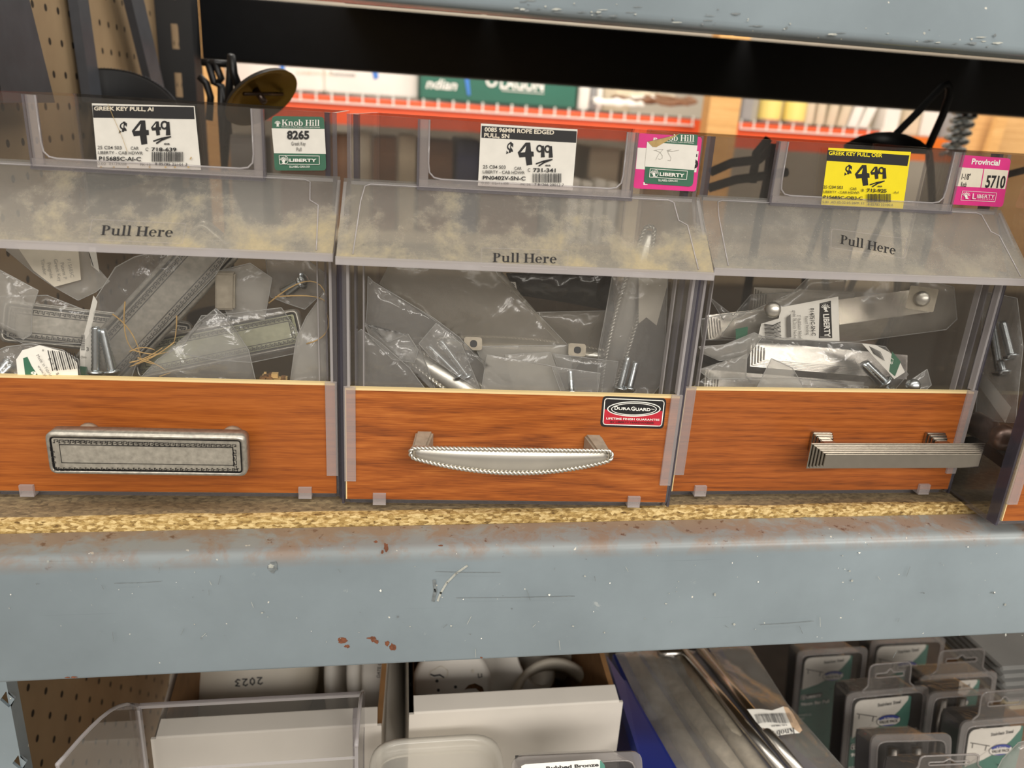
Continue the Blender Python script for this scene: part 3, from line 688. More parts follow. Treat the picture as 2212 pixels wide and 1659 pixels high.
# ---- label pockets on the strips
def pocket(b_, pix):
    """raised U-shaped label pocket; pix = outer left x, right x, bottom y and the y of the top, in the photograph"""
    T = TM[b_.name]; (xl, yl), (xr, yr) = pix; v = .0206
    a = PXL(T, xl, yl, v); c = PXL(T, xr, yr, v); z1 = .2146; z0 = min(a.z, c.z); x0, x1 = a.x, c.x; wd = .0048
    mb = MB()
    for s, x in ((1, x0), (-1, x1)):
        xa, xb = sorted((x, x + s * wd)); mb.box((xa, v - .0024, z0), (xb, v - .0002, z1), 'tab', 'edge', 'y')
        xa, xb = sorted((x - s * .0012, x)); mb.box((xa, v - .0034, z0 - .001), (xb, v, z1), 'edge')
    mb.box((x0, v - .0040, z0), (x1, v - .0002, z0 + .0040), 'tab', 'rim', 'y'); mb.box((x0 - .001, v - .0046, z0 - .0016), (x1 + .001, v, z0), 'edge')
    inner = [(x0 + wd, z0 + .012), (x0 + wd + .0006, z0 + .0075), (x0 + wd + .0030, z0 + .0050), (x0 + wd + .007, z0 + .0043), (x1 - wd - .007, z0 + .0043), (x1 - wd - .0030, z0 + .0050), (x1 - wd - .0006, z0 + .0075), (x1 - wd, z0 + .012)]
    mb.tube([Vector((p[0], v - .0024, p[1])) for p in [(x0 + wd, z1)] + inner + [(x1 - wd, z1)]], .0005, 'rim', 6)
    mb.build('label_pocket', b_)
pocket(BIN1, ((78, 352), (572, 384))); pocket(BIN2, ((905, 402), (1358, 424))); pocket(BIN3, ((1660, 436), (2044, 452)))
# ---- printed tags; lettering is laid out in enlarged photograph pixels and dropped on the real strip
def printed(b_, name, v, ox, oy, z, fn_draw, label=None, plane=None):
    T = TM[b_.name]; mb = MB()
    if plane is None:
        f = lambda x, y, l: PXL(T, ox + x / z, oy + y / z, v) - Vector((0, l + .00012, 0))
    else:
        p0, n = plane; io = T.inverted() @ CAMP; i3 = T.inverted().to_3x3()
        def f(x, y, l):
            d = i3 @ ray(ox + x / z, oy + y / z); return io + d * ((p0 - io).dot(n) / d.dot(n)) + n * (l + .00012)
    fn_draw(Flat(mb, f)); r = mb.build(name, b_)
    if label: r['label'] = label
    return r
def rquad(fl, c, rs, m):
    c = [Vector(p) for p in c]; fl.poly([tuple(p) for p in rounded(c, rs, 6)], m)
FOUR = [(143, 0), (228, 0), (243, 160), (288, 165), (293, 250), (253, 255), (265, 400), (163, 417), (138, 260), (33, 270), (0, 180)]
def price4(fl, x0, y0, s, paper, ink='ink'):
    fl.poly([(x0 + x * s, y0 + y * s) for x, y in FOUR], ink); fl.poly([(x0 + x * s, y0 + y * s) for x, y in ((153, 60), (133, 175), (53, 180))], paper)
def price9(fl, x0, y0, s, paper, ink='ink'):
    fl.ring(x0 + 62 * s, y0 + 75 * s, (66 * s, 76 * s), (34 * s, 44 * s), ink); fl.poly([(x0 + 96 * s, y0 + 20 * s), (x0 + 148 * s, y0 + 20 * s), (x0 + 166 * s, y0 + 245 * s), (x0 + 88 * s, y0 + 250 * s)], ink)
def swash(fl, x0, y0, x1, y1, t, ink='ink'):
    for k in (0, 1): fl.line([(x0 + k * (x1 - x0) * .18, y0 + k * t * 1.4), (x0 + (x1 - x0) * (.45 + .05 * k), y1 + t * (1.1 + k * .9)), (x1 - k * (x1 - x0) * .1, y1 + k * t * .35)], t * (1 if k else .9), ink)
def tag1(fl):
    fl.poly([(148, 105), (1900, 150), (2010, 1240), (245, 1195)], 'white'); fl.poly([(157, 140), (1888, 167), (1902, 375), (173, 350)], 'ink')
    fl.text(187, 222, 66, 'GREEK KEY PULL, AI', 'ivory', 1200, .032, rot=.8)
    fl.text(608, 630, 215, '$', 'ink', 738, .035, slant=.12)
    price4(fl, 832, 395, 1, 'white'); price4(fl, 1160, 412, .58, 'white'); price9(fl, 1328, 400, 1, 'white'); swash(fl, 1212, 745, 1492, 672, 26)
    fl.text(1385, 808, 42, 'ea', 'ink', 1485, .02)
    for x, y, h, t, x1, bo, m in ((255, 882, 58, '25 C04 S03', 662, .004, 'ink'), (820, 893, 55, 'CAR', 955, .004, 'ink'), (1072, 912, 58, 'C', 1120, 0, 'ink'), (1175, 914, 62, '718-639', 1600, .025, 'ink'), (265, 966, 55, 'LIBERTY - CAB HDWR', 1027, .004, 'ink'),
                                  (282, 1073, 68, 'P15685C-AI-C', 997, .025, 'ink'), (258, 1152, 45, '0.00  01/29/08', 752, 0, 'grey_ink'), (985, 1165, 42, 'PK 12', 1165, 0, 'grey_ink'), (1240, 1158, 48, '8 85785 22101 3', 1785, .004, 'ink')):
        fl.text(x, y, h, t, m, x1, bo, rot=.8)
    fl.barcode(1180, 930, 1722, 1095, 'ink', 3)
    fl.line([(440, 118), (540, 360), (690, 700), (770, 930)], 7, 'kraft'); fl.poly([(1850, 1010), (1868, 1020), (1848, 1062), (1832, 1050)], 'kraft')
    for x in (300, 520, 760, 1130, 1400, 1560, 1790): fl.poly([(x, 1185), (x + 25, 1172), (x + 45, 1190), (x + 20, 1203)], 'kraft')
printed(BIN1, 'price_tag', .0185, 180, 210, 7.9, tag1, 'white 4.49 price tag with a black heading, torn across')
def tag2(fl):
    fl.poly([(897, 790), (1515, 828), (1483, 1218), (878, 1188)], 'white'); fl.poly([(902, 805), (1510, 840), (1506, 914), (900, 881)], 'ink')
    fl.text(920, 840, 27, '0085 96MM ROPE EDGED', 'ivory', 1365, .03, rot=2.6); fl.text(917, 876, 26, 'PULL, SN', 'ivory', 1078, .03, rot=2.6)
    fl.text(1058, 992, 84, '$', 'ink', 1100, .035, slant=.1); price4(fl, 1132, 912, .352, 'white'); price9(fl, 1252, 926, .32, 'white'); price9(fl, 1303, 928, .32, 'white'); swash(fl, 1252, 1046, 1350, 1020, 9)
    fl.text(1308, 1062, 14, 'ea', 'ink', 1342, .02)
    for x, y, h, t, x1, bo, m in ((910, 1076, 22, '25 C04 S03', 1054, .004, 'ink'), (1110, 1085, 20, 'CAR', 1156, .004, 'ink'), (1195, 1096, 22, 'C', 1212, 0, 'ink'), (1230, 1098, 25, '731-341', 1373, .025, 'ink'), (908, 1107, 20, 'LIBERTY - CAB HDWR', 1176, .004, 'ink'),
                                  (908, 1146, 24, 'PN0402V-SN-C', 1181, .025, 'ink'), (900, 1177, 16, '0.00  02/11/08', 1072, 0, 'grey_ink'), (1150, 1186, 16, 'PK 25', 1212, 0, 'grey_ink'), (1238, 1187, 18, '7 81266 29013 7', 1425, .004, 'ink')):
        fl.text(x, y, h, t, m, x1, bo, rot=1.2)
    fl.barcode(1226, 1108, 1408, 1166, 'ink', 5); fl.poly([(882, 1190), (1483, 1218), (1484, 1196), (886, 1168)], 'tab')
printed(BIN2, 'price_tag', .0185, 736, 0, 2.962, tag2, 'white 4.99 price tag with a black heading')
def tag3(fl):
    fl.poly([(940, 945), (1468, 972), (1415, 1342), (892, 1312)], 'yellow'); fl.poly([(934, 960), (1457, 994), (1444, 1062), (926, 1028)], 'ink')
    fl.text(940, 990, 24, 'GREEK KEY PULL, OBR', 'yellow', 1283, .03, rot=2.6, slant=.05)
    fl.text(1040, 1128, 74, '$', 'ink', 1084, .035, slant=.14); price4(fl, 1108, 1056, .32, 'yellow'); price4(fl, 1207, 1066, .19, 'yellow'); price9(fl, 1258, 1068, .30, 'yellow'); swash(fl, 1206, 1180, 1292, 1158, 8)
    fl.text(1250, 1195, 12, 'ea', 'ink', 1280, .02)
    for x, y, h, t, x1, bo, m in ((903, 1203, 19, '25 C04 S03', 1028, .004, 'ink'), (1075, 1214, 17, 'CAR', 1116, .004, 'ink'), (1148, 1224, 18, 'B', 1162, 0, 'ink'), (1180, 1226, 22, '713-925', 1306, .025, 'ink'), (1352, 1236, 15, 'Ad', 1380, 0, 'ink'), (902, 1232, 16, 'LIBERTY - CAB HDWR', 1132, .002, 'ink'),
                                  (902, 1268, 20, 'P15685C-OB3-C', 1152, .02, 'ink'), (895, 1297, 15, '5.00  AD 05-22 05-26PK 12', 1162, .002, 'ink'), (1183, 1312, 16, '8 85785 22100 6', 1345, .004, 'ink')):
        fl.text(x, y, h, t, m, x1, bo, rot=1.8)
    fl.barcode(1178, 1238, 1332, 1292, 'ink', 8)
printed(BIN3, 'price_tag', .0182, 1472, 0, 2.962, tag3, 'yellow 4.49 price tag set slightly askew')
def liberty(fl, q, crs, tx, ty, tx1, th, rot, ink='whiteprint'):
    fl.line(q, th * .17, ink, True); crest(fl, *crs, ink); fl.text(tx, ty, th, 'LIBERTY', ink, tx1, .035, rot=rot)
def st1(fl):
    rquad(fl, [(188, 228), (1438, 248), (1492, 1530), (262, 1530)], [95, 95, 95, 95], 'green'); fl.poly([(187, 520), (1450, 538), (1482, 1135), (243, 1115)], 'white')
    crest(fl, 255, 325, 155, 'whiteprint'); fl.text(432, 455, 142, 'Knob Hill', 'whiteprint', 1345, serif=True, rot=.8); fl.text(432, 495, 24, 'Hardware of Real Shapes, Colors and Finishes', 'whiteprint', 1345, .02, rot=.8)
    fl.text(560, 770, 195, '8265', 'ink', 1088, .035); fl.text(662, 925, 92, 'Greek Key', 'grey_ink', 1005, .006); fl.text(785, 1062, 92, 'Pull', 'grey_ink', 908, .006)
    liberty(fl, [(375, 1170), (1330, 1180), (1335, 1382), (385, 1372)], (385, 1180, 190), 622, 1312, 1268, 72, .4); fl.ring(500, 1275, (100, 105), (88, 93), 'whiteprint', -80, 80)
    fl.text(622, 1455, 48, 'SLLABEL-GRN-XX', 'whiteprint', 1115, .01)
printed(BIN1, 'sticker', .0206, 570, 230, 11.06, st1, 'green and white sticker numbered 8265')
def st2(fl):
    rquad(fl, [(210, 195), (1735, 285), (1580, 1590), (85, 1510)], [80, 90, 80, 80], 'pink'); fl.poly([(190, 540), (1650, 625), (1590, 1130), (145, 1050)], 'white')
    fl.text(562, 372, 72, 'P', 'whiteprint', 655, .03, slant=.1); fl.text(1465, 1020, 335, '5', 'ink', 1640, .03, slant=-.05); fl.text(325, 1425, 60, 'L', 'whiteprint', 425, .03)
    rquad(fl, [(415, 400), (1000, 262), (1190, 205), (1630, 232), (1500, 1475), (335, 1392)], [0, 0, 0, 60, 110, 80], 'green')
    fl.poly([(412, 400), (800, 432), (1616, 490), (1535, 1075), (358, 990)], 'white')
    fl.text(930, 372, 150, 'ob Hill', 'whiteprint', 1545, serif=True, rot=2.6); fl.text(880, 402, 24, 'Real Shapes, Colors and Finishes', 'whiteprint', 1525, .02, rot=3.4)
    fl.poly([(430, 402), (1000, 268), (1190, 205), (980, 330), (800, 432), (640, 525), (540, 520)], 'kraft')
    fl.line([(570, 610), (680, 585), (790, 580), (740, 640), (690, 690), (650, 760), (620, 830)], 8, 'pencil'); fl.line([(600, 600), (720, 650), (775, 730), (770, 790), (720, 820), (670, 800)], 8, 'pencil')
    fl.line([(1165, 600), (1010, 625), (910, 620), (980, 585), (890, 600), (930, 690), (980, 780), (965, 850), (905, 840)], 8, 'pencil')
    liberty(fl, [(482, 1042), (1368, 1098), (1348, 1300), (462, 1240)], (480, 1058, 175), 697, 1205, 1290, 82, 3.4); fl.ring(580, 1150, (92, 100), (80, 88), 'whiteprint', -75, 80)
    fl.text(665, 1335, 52, 'SLLABEL-GRN-XX', 'whiteprint', 1130, .01, rot=2.6)
printed(BIN2, 'sticker', .0206, 1360, 270, 11.06, st2, 'green sticker with a peeling corner over a pink one')
def st3(fl):
    rquad(fl, [(410, 170), (1705, 265), (1490, 1510), (185, 1440)], [0, 95, 110, 25], 'pink'); fl.poly([(360, 487), (1635, 570), (1545, 1045), (275, 970)], 'ivory'); fl.line([(1005, 525), (922, 1015)], 24, 'pink')
    fl.text(680, 405, 150, 'Provincial', 'whiteprint', 1395, .03, slant=.14, rot=3.2); fl.text(1030, 1000, 318, '5710', 'ink', 1520, .025, slant=.14, rot=2.2)
    fl.text(425, 800, 160, '1-1/8"', 'ink', 640, .006, slant=.14, rot=2); fl.text(405, 985, 135, 'Knob', 'ink', 545, .006, slant=.12, rot=2)
    fl.line([(448, 1092), (1320, 1142), (1275, 1368), (402, 1328)], 11, 'whiteprint', True); crest(fl, 440, 1105, 195, 'whiteprint')
    fl.text(680, 1298, 150, 'L', 'whiteprint', 770, .01, slant=.1); fl.text(795, 1265, 92, 'IBERTY', 'whiteprint', 1240, .008, slant=.12, rot=2); fl.text(812, 1302, 18, 'H A R D W A R E', 'whiteprint', 1225, .01, rot=2)
printed(BIN3, 'sticker', .0206, 2040, 320, 11.85, st3, 'pink and white sticker numbered 5710')
def badge(fl):
    rquad(fl, [(245, 165), (1770, 225), (1690, 950), (175, 900)], 110, 'ink')
    fl.poly([(283, 478), (360, 500), (1000, 560), (1600, 525), (1668, 528), (1632, 882), (253, 842)], 'red')
    fl.ring(985, 476, (640, 182), (0, 0), 'ink', n=40); fl.ring(985, 476, (640, 182), (612, 158), 'whiteprint', n=44); fl.ring(985, 478, (545, 146), (525, 128), 'whiteprint', n=44)
    fl.line([tuple(p) for p in rounded([(292, 222), (1712, 276), (1640, 884), (243, 842)], 75, 5)], 22, 'whiteprint', True)
    fl.text(520, 490, 92, 'D', 'whiteprint', 605, .03, rot=1.5); fl.text(615, 493, 68, 'URA', 'whiteprint', 905, .03, rot=1.5); fl.text(915, 505, 92, 'G', 'whiteprint', 1008, .03, rot=1.5); fl.text(1018, 508, 68, 'UARD', 'whiteprint', 1378, .03, rot=1.5); fl.text(1388, 492, 30, 'TM', 'whiteprint', 1468, .01)
    fl.text(320, 716, 48, 'LIFETIME FINISH GUARANTEE', 'whiteprint', 1590, .02, rot=1.6); fl.text(420, 798, 42, 'BY LIBERTY HARDWARE®', 'ink', 1460, .015, rot=1.2)
printed(BIN2, 'badge', 0, 1280, 840, 11.06, badge, 'black and red guarantee badge on the cherry board')
HN = Vector((0, -.0345, .0395)).normalized(); HP0 = Vector((0, .0205, .1830))
def pullhere(o, q, tx, ty, tx1, th, rot, sl, ink='ink'):
    def d(fl):
        fl.line([tuple(p) for p in rounded([Vector(a) for a in q], 12, 4)], 3.2, 'tab', True); fl.text(tx, ty, th, 'Pull Here', ink, tx1, serif=True, rot=rot, slant=sl)
    return d
printed(BIN1, 'pull_sticker', 0, 0, 0, 2.962, pullhere(0, [(592, 1405), (1190, 1432), (1168, 1560), (566, 1535)], 645, 1505, 1108, 62, 1.6, .12), 'clear sticker reading Pull Here', (HP0, HN))
printed(BIN2, 'pull_sticker', 0, 736, 540, 2.962, pullhere(0, [(902, -12), (1455, 5), (1450, 128), (898, 108)], 972, 78, 1385, 58, 1.2, .0), 'clear sticker reading Pull Here', (HP0, HN))
printed(BIN3, 'pull_sticker', 0, 1472, 0, 2.962, pullhere(0, [(962, 1465), (1440, 1530), (1425, 1655), (955, 1585)], 1015, 1560, 1378, 56, 11.5, -.12, 'ink'), 'clear sticker reading Pull Here', (HP0, HN))

# ================================================================== behind the bins, on the same shelf
def dirmat(center, ax):
    q = Vector(ax).normalized().to_track_quat('Z', 'Y').to_matrix().to_4x4(); q.translation = Vector(center); return q
def shade(name, label, center, ax, r, depth, inner, ribs=False):
    t = thing(name, label, 'light fixture', (center[0], center[1] + .03, ZB))
    q = dirmat(center, ax); mb = MB()
    out = [(.012, -depth), (r * .45, -depth * .86), (r * .8, -depth * .45), (r, -.004), (r + .002, 0)]
    inn = [(r - .001, 0), (r * .78, -depth * .42), (r * .43, -depth * .82), (.0, -depth * .92)]
    mb.lathe([(0, -depth)] + out, 'black', 48, q); mb.build('shell', t, inv(t))
    mb = MB(); mb.lathe([(r + .002, 0)] + inn, inner, 48, q); mb.build('lining', t, inv(t))
    if ribs:
        mb = MB(); n = 150
        mb.lathe([(r + .0022 + .0, -.009), (r + .0034, -.007), (r + .0034, -.001), (r + .0022, .001)], 'blackish', 96, q)
        for k in range(n):
            a = 2 * math.pi * k / n; mb.tube([q @ Vector(((r + .0036) * math.cos(a), (r + .0036) * math.sin(a), z)) for z in (-.008, 0)], .0006, 'darkgrey', 4)
        mb.build('ribbed_rim', t, inv(t))
    return t, q
c = PX(222, 268, Y=.80)
shade('light_fixture', 'black round light fixture with a finely ribbed rim behind the left bin', c, (.05, -.55, .55), .066, .045, 'blackish', True)
c = PX(566, 213, Y=.74); rr_ = (PX(640, 190, Y=.74) - PX(492, 236, Y=.74)).length / 2
t, q = shade('light_fixture', 'black light fixture with curved arms and a tilted dish gold inside', c, (.55, -.42, -.72), rr_ * 1.05, .011, 'gold')
mb = MB(); mb.tube([q @ Vector((0, 0, -.010)), q @ Vector((0, 0, .004))], .003, 'bronze', 8); mb.tube([q @ Vector((-.018, 0, -.004)), q @ Vector((.024, .004, -.003))], .0016, 'bronze', 6); mb.build('socket', t, inv(t))
mb = MB()
def ptube(mb, pts, r, m, Y=None): mb.tube([PX(p[0], p[1], Y=(p[2] if len(p) > 2 else Y)) for p in pts], r, m, 8)
ptube(mb, [(500, 120), (505, 160), (520, 198)], .0036, 'black', .76); mb.tube([PX(520, 198, Y=.76), q @ Vector((0, 0, -.0105))], .0036, 'black', 8); mb.build('stem', t, inv(t))
for pts in ([(430, 165), (446, 180), (455, 210), (452, 260)], [(448, 130), (462, 178), (478, 186), (490, 230), (494, 290)], [(462, 130), (478, 170), (466, 182)], [(436, 134), (500, 139)]):
    mb = MB(); ptube(mb, pts, .0034, 'black', .82); mb.build('arm', t, inv(t))
mb = MB(); p_ = PX(478, 240, Y=.82); mb.tube([PX(478, 186, Y=.82), p_, Vector((p_.x, .82, ZB + .004))], .0036, 'black', 8); mb.lathe([(0, 0), (.045, 0), (.045, .004), (.01, .010), (0, .010)], 'black', 32, Matrix.Translation((p_.x, .82, ZB))); mb.tube([p_ + Vector((0, 0, -.05)), PX(500, 120, Y=.76) + Vector((0, 0, .0)), PX(500, 120, Y=.76)], .0036, 'black', 8); mb.build('stand', t, inv(t))
# the caged lantern right of the middle
Yl = .72; cc_ = PX(1916, 322, Y=Yl); r_ = (PX(1996, 322, Y=Yl).x - PX(1836, 322, Y=Yl).x) / 2
t = thing('lantern', 'black caged metal lantern with a tall loop handle behind the yellow price tag', 'lantern', (cc_.x, cc_.y, ZB))
q = Matrix.Translation(cc_)
mb = MB(); mb.lathe([(0, .016), (r_ * .35, .0145), (r_ * .7, .010), (r_, .002), (r_ * 1.02, 0), (r_, -.002), (0, -.002)], 'black', 40, q); mb.build('cap', t, inv(t))
mb = MB(); ptube(mb, [(1905, 312), (1935, 290), (1985, 240), (2020, 203), (2036, 186), (2046, 182), (2052, 192), (2050, 210), (2036, 250), (2018, 290), (2004, 322)], .0036, 'blackish', Yl); mb.build('handle', t, inv(t))
zb_ = ZB - cc_.z
mb = MB(); mb.lathe([(0, zb_), (r_ * 1.1, zb_), (r_ * 1.1, zb_ + .012), (0, zb_ + .014)], 'black', 40, q); mb.build('base', t, inv(t))
for k in range(5):
    a = .5 + 2 * math.pi * k / 5; mb = MB()
    mb.tube([q @ Vector((math.cos(a + .9 * u) * r_ * (.95 + .5 * math.sin(math.pi * u)), math.sin(a + .9 * u) * r_ * (.95 + .5 * math.sin(math.pi * u)), zb_ * u)) for u in [i / 10 for i in range(11)]], .0034, 'black', 8); mb.build('cage_bar', t, inv(t))
t = thing('candle_holder', 'dark curved metal candle holder arms seen through the left end of the right bin', 'metal holder', tuple(PX(1600, 420, Y=.70)))
for pts in ([(1535, 372), (1580, 352), (1640, 345), (1670, 318)], [(1532, 406), (1590, 388), (1650, 380), (1700, 372)], [(1625, 395), (1634, 330), (1660, 300)], [(1640, 470), (1655, 400), (1668, 310)]):
    mb = MB(); ptube(mb, pts, .0042, 'black', .70); mb.build('arm', t, inv(t))
mb = MB(); p_ = PX(1640, 470, Y=.70); mb.tube([p_, Vector((p_.x, .70, ZB + .003))], .0042, 'black', 8); mb.lathe([(0, 0), (.04, 0), (.04, .004), (0, .008)], 'black', 28, Matrix.Translation((p_.x, .70, ZB))); mb.build('foot', t, inv(t))
t = thing('metal_rod', 'black metal rod poking out right of the pink numbered sticker', 'rod', tuple(PX(2190, 375, Y=.66)))
mb = MB(); ptube(mb, [(2120, 392), (2180, 376), (2260, 356)], .0034, 'black', .66); mb.build('bar', t, inv(t))
def floored(pix, Yb):                     # top corners from the photograph, side edges carried down to the floor
    (a, b_, c, d) = [PX(x, y, Y=Y) for x, y, Y in pix]
    f = lambda t, q: t + (q - t) * (t.z / (t.z - q.z))
    return [a, b_, f(b_, c), f(a, d)]
mb = MB()
def leaning(mb, pix, th, m):               # board through four real points, thickness away from the viewer
    p = floored(pix, 0); n = (p[1] - p[0]).cross(p[3] - p[0]).normalized()
    if n.y < 0: n = -n
    mb.hexa([p[3], p[2], p[2] + n * th, p[3] + n * th, p[0], p[1], p[1] + n * th, p[0] + n * th], m)
M['ply'] = wood('plywood', (.52, .27, .09), (.66, .37, .14), (.76, .48, .21), 3, 2.2, .55, 10)
M['pine'] = wood('pine_post', (.55, .27, .085), (.70, .38, .13), (.80, .47, .19), 3, 5.5, .5, 10)
leaning(mb, [(2132, 205, 2.50), (2420, 225, 2.50), (2300, 640, 2.40), (1965, 640, 2.40)], .018, 'ply')
solo(mb, 'plywood_panel', 'orange plywood panel leaning behind the bins at the right', 'wood panel')
mb = MB(); leaning(mb, [(2172, 205, 2.44), (2194, 207, 2.44), (2052, 640, 2.34), (2028, 640, 2.34)], .02, 'pine')
solo(mb, 'wood_strip', 'narrow pine strip lying against the plywood panel', 'wood strip')
for k, (x0, lab) in enumerate(((2080, 'left of two wavy grey spring wires above the yellow price tag'), (2100, 'right of two wavy grey spring wires, touching the plywood'))):
    mb = MB(); pts = [PX(x0 - i * .5 + 10 * math.sin(i * .55), 226 + i * 1.6, Y=1.16) + Vector((0, .012 * math.cos(i * .55), 0)) for i in range(70)]
    mb.tube(pts, .0034, 'zinc', 6); solo(mb, 'spring_wire', lab, 'spring wire')

# ================================================================== across the far aisle
Yf = 3.1
mb = MB(); mb.box((-4, -3.5, -.05), (7, 5, 0), plain('concrete', (.32, .30, .27), .5, var=.1, scale=6)); o = solo(mb, 'floor', 'grey concrete store floor', 'floor', (0, 0, -.05)); o['kind'] = 'structure'
mb = MB(); mb.box((-4, 4.3, 0), (7, 4.35, H + 2.4), plain('store_wall', (.42, .37, .30), .8, var=.05, scale=4)); o = solo(mb, 'wall_back', 'beige store wall behind the far shelves', 'wall', (0, 4.3, 0)); o['kind'] = 'structure'
M['boxwhite'] = plain('white_carton', (.80, .77, .70), .5, var=.04, scale=10); M['boxgreen'] = plain('green_carton', (.02, .13, .085), .4, var=.05, scale=10)
M['brown'] = plain('brown_carton', (.20, .095, .045), .6, var=.15, scale=12); M['navy'] = plain('navy_carton', (.015, .025, .10), .5, var=.1); M['tape'] = plain('blue_tape', (.05, .20, .62), .4)
M['beige'] = plain('beige_carton', (.62, .53, .38), .6, var=.08, scale=12); M['greyc'] = plain('grey_carton', (.30, .30, .29), .6, var=.1, scale=12); M['paleyellow'] = plain('pale_yellow_label', (.85, .72, .22), .5)
M['far_red'] = plain('red_orange_beam_paint', (.85, .105, .028), .4, var=.04, scale=20)
M['far_orange'] = plain('orange_beam_paint', (.86, .19, .02), .4, var=.04, scale=20)
xr_ = PX(1902, 300, Y=Yf).x
mb = MB(); mb.box((-1.6, Yf, H - .085), (xr_, Yf + .05, H + .012), 'far_red'); solo(mb, 'shelf_beam', 'bright red beam of the shelf across the aisle', 'shelf beam')
mb = MB(); mb.box((xr_ + .02, Yf + .01, H - .095), (3.6, Yf + .06, H + .002), 'far_orange'); solo(mb, 'shelf_beam', 'orange beam across the aisle, right of the red one', 'shelf beam')
def wire_deck(x0, x1, label, dz=0):
    mb = MB(); x = x0
    while x < x1:
        mb.box((x, Yf - .008, H - .009 + dz), (x + .006, Yf - .003, H + .024 + dz), 'boxwhite'); mb.box((x, Yf - .003, H + .014 + dz), (x + .006, Yf + .8, H + .020 + dz), 'zinc'); x += .0555
    mb.box((x0, Yf - .009, H - .014 + dz), (x1, Yf - .004, H - .008 + dz), 'boxwhite'); mb.box((x0, Yf + .1, H + .010 + dz), (x1, Yf + .106, H + .014 + dz), 'zinc')
    solo(mb, 'wire_deck', label, 'wire deck')
wire_deck(-1.6, PX(1500, 250, Y=Yf).x, 'galvanised wire mesh deck hooked over the red beam, left of the pine post')
wire_deck(PX(1600, 250, Y=Yf).x, xr_, 'galvanised wire mesh deck hooked over the red beam, right of the pine post')
for x0, x1, lab in ((1532, 1598, 'pine post rising in front of the red beam across the aisle'), (424, 482, 'pine post behind the black lamp arms across the aisle')):
    a, b_ = PX(x0, 240, Y=2.85).x, PX(x1, 240, Y=2.85).x
    mb = MB(); mb.box((a, 2.85, 0), (b_, 2.92, H + .7), 'pine'); solo(mb, 'wood_post', lab, 'wood post')
def far(name, label, cat, x0, x1, z0, z1, m, Y=3.2, d=.3, group=None, bev=.004):
    a, b_ = PX(x0, 230, Y=Y).x, PX(x1, 230, Y=Y).x
    mb = MB(); mb.box((a, Y, H + z0), (b_, Y + d, H + z1), m); return solo(mb, name, label, cat, None, group, bevel=bev)
SH = .0205
def cart(name, label, cat, x0, x1, z1, m, Y, d, draw, tape=None):
    t = thing(name, label, cat, tuple(PX((x0 + x1) / 2, 230, Y=Y)[:2]) + (H + SH,)); a, b_ = PX(x0, 230, Y=Y).x, PX(x1, 230, Y=Y).x
    mb = MB(); mb.box((a, Y, H + SH), (b_, Y + d, H + z1), m); mb.build('carton', t, inv(t), .006)
    mb = MB(); fl = Flat(mb, lambda x, y, l: PX(x, y, Y=Y) - Vector((0, .001 + l * 8, 0))); draw(fl); mb.build('print', t, inv(t))
    if tape: mb = MB(); fl.mb = mb; tape(fl); mb.build('tape_strip', t, inv(t))
    return t
def d1(fl): fl.text(712, 163, 9, 'Raincoat', 'grey_ink', 768, rot=3)
def d1t(fl): fl.poly([(790, 100), (806, 100), (818, 168), (808, 172)], 'tape')
def d1bt(fl): fl.poly([(600, 100), (613, 100), (616, 158), (606, 158)], 'tape')
def d1b(fl): fl.text(640, 160, 8, 'CASEWORK', 'beige', 720, rot=3)
cart('carton', 'long white carton marked with blue tape beside the green box, across the aisle', 'box', 700, 902, .20, 'boxwhite', 3.22, .4, d1, d1t)
cart('carton', 'long white carton with a blue tape stripe above the gold lamp shade', 'box', 508, 698, .19, 'boxwhite', 3.18, .4, d1b, d1bt)
def d2(fl):
    fl.text(920, 190, 22, 'ndian', 'whiteprint', 985, .02, slant=.2, rot=4); fl.text(1080, 190, 24, 'LAGUN', 'whiteprint', 1174, .03, rot=4); fl.line([(1084, 195), (1174, 202)], 1.6, 'whiteprint'); fl.ring(1062, 176, (12, 12), (7, 7), 'whiteprint', 0, 360)
def d2t(fl): fl.poly([(1002, 160), (1012, 160), (1016, 206), (1010, 206)], 'tape')
cart('carton', 'dark green carton with white lettering across the aisle', 'box', 906, 1243, .21, 'boxgreen', 3.16, .4, d2, d2t)
far('carton', 'narrow white carton standing just right of the green box', 'box', 1248, 1272, SH, .2, 'boxwhite'); far('carton', 'narrow grey carton between white cartons right of the green box', 'box', 1274, 1286, SH, .2, 'greyc'); far('carton', 'white carton left of the crumpled brown paper', 'box', 1288, 1300, SH, .19, 'boxwhite')
far('carton', 'pale cream carton behind the crumpled brown paper', 'box', 1302, 1362, SH, .21, 'beige', 3.35)
rp = random.Random(3)
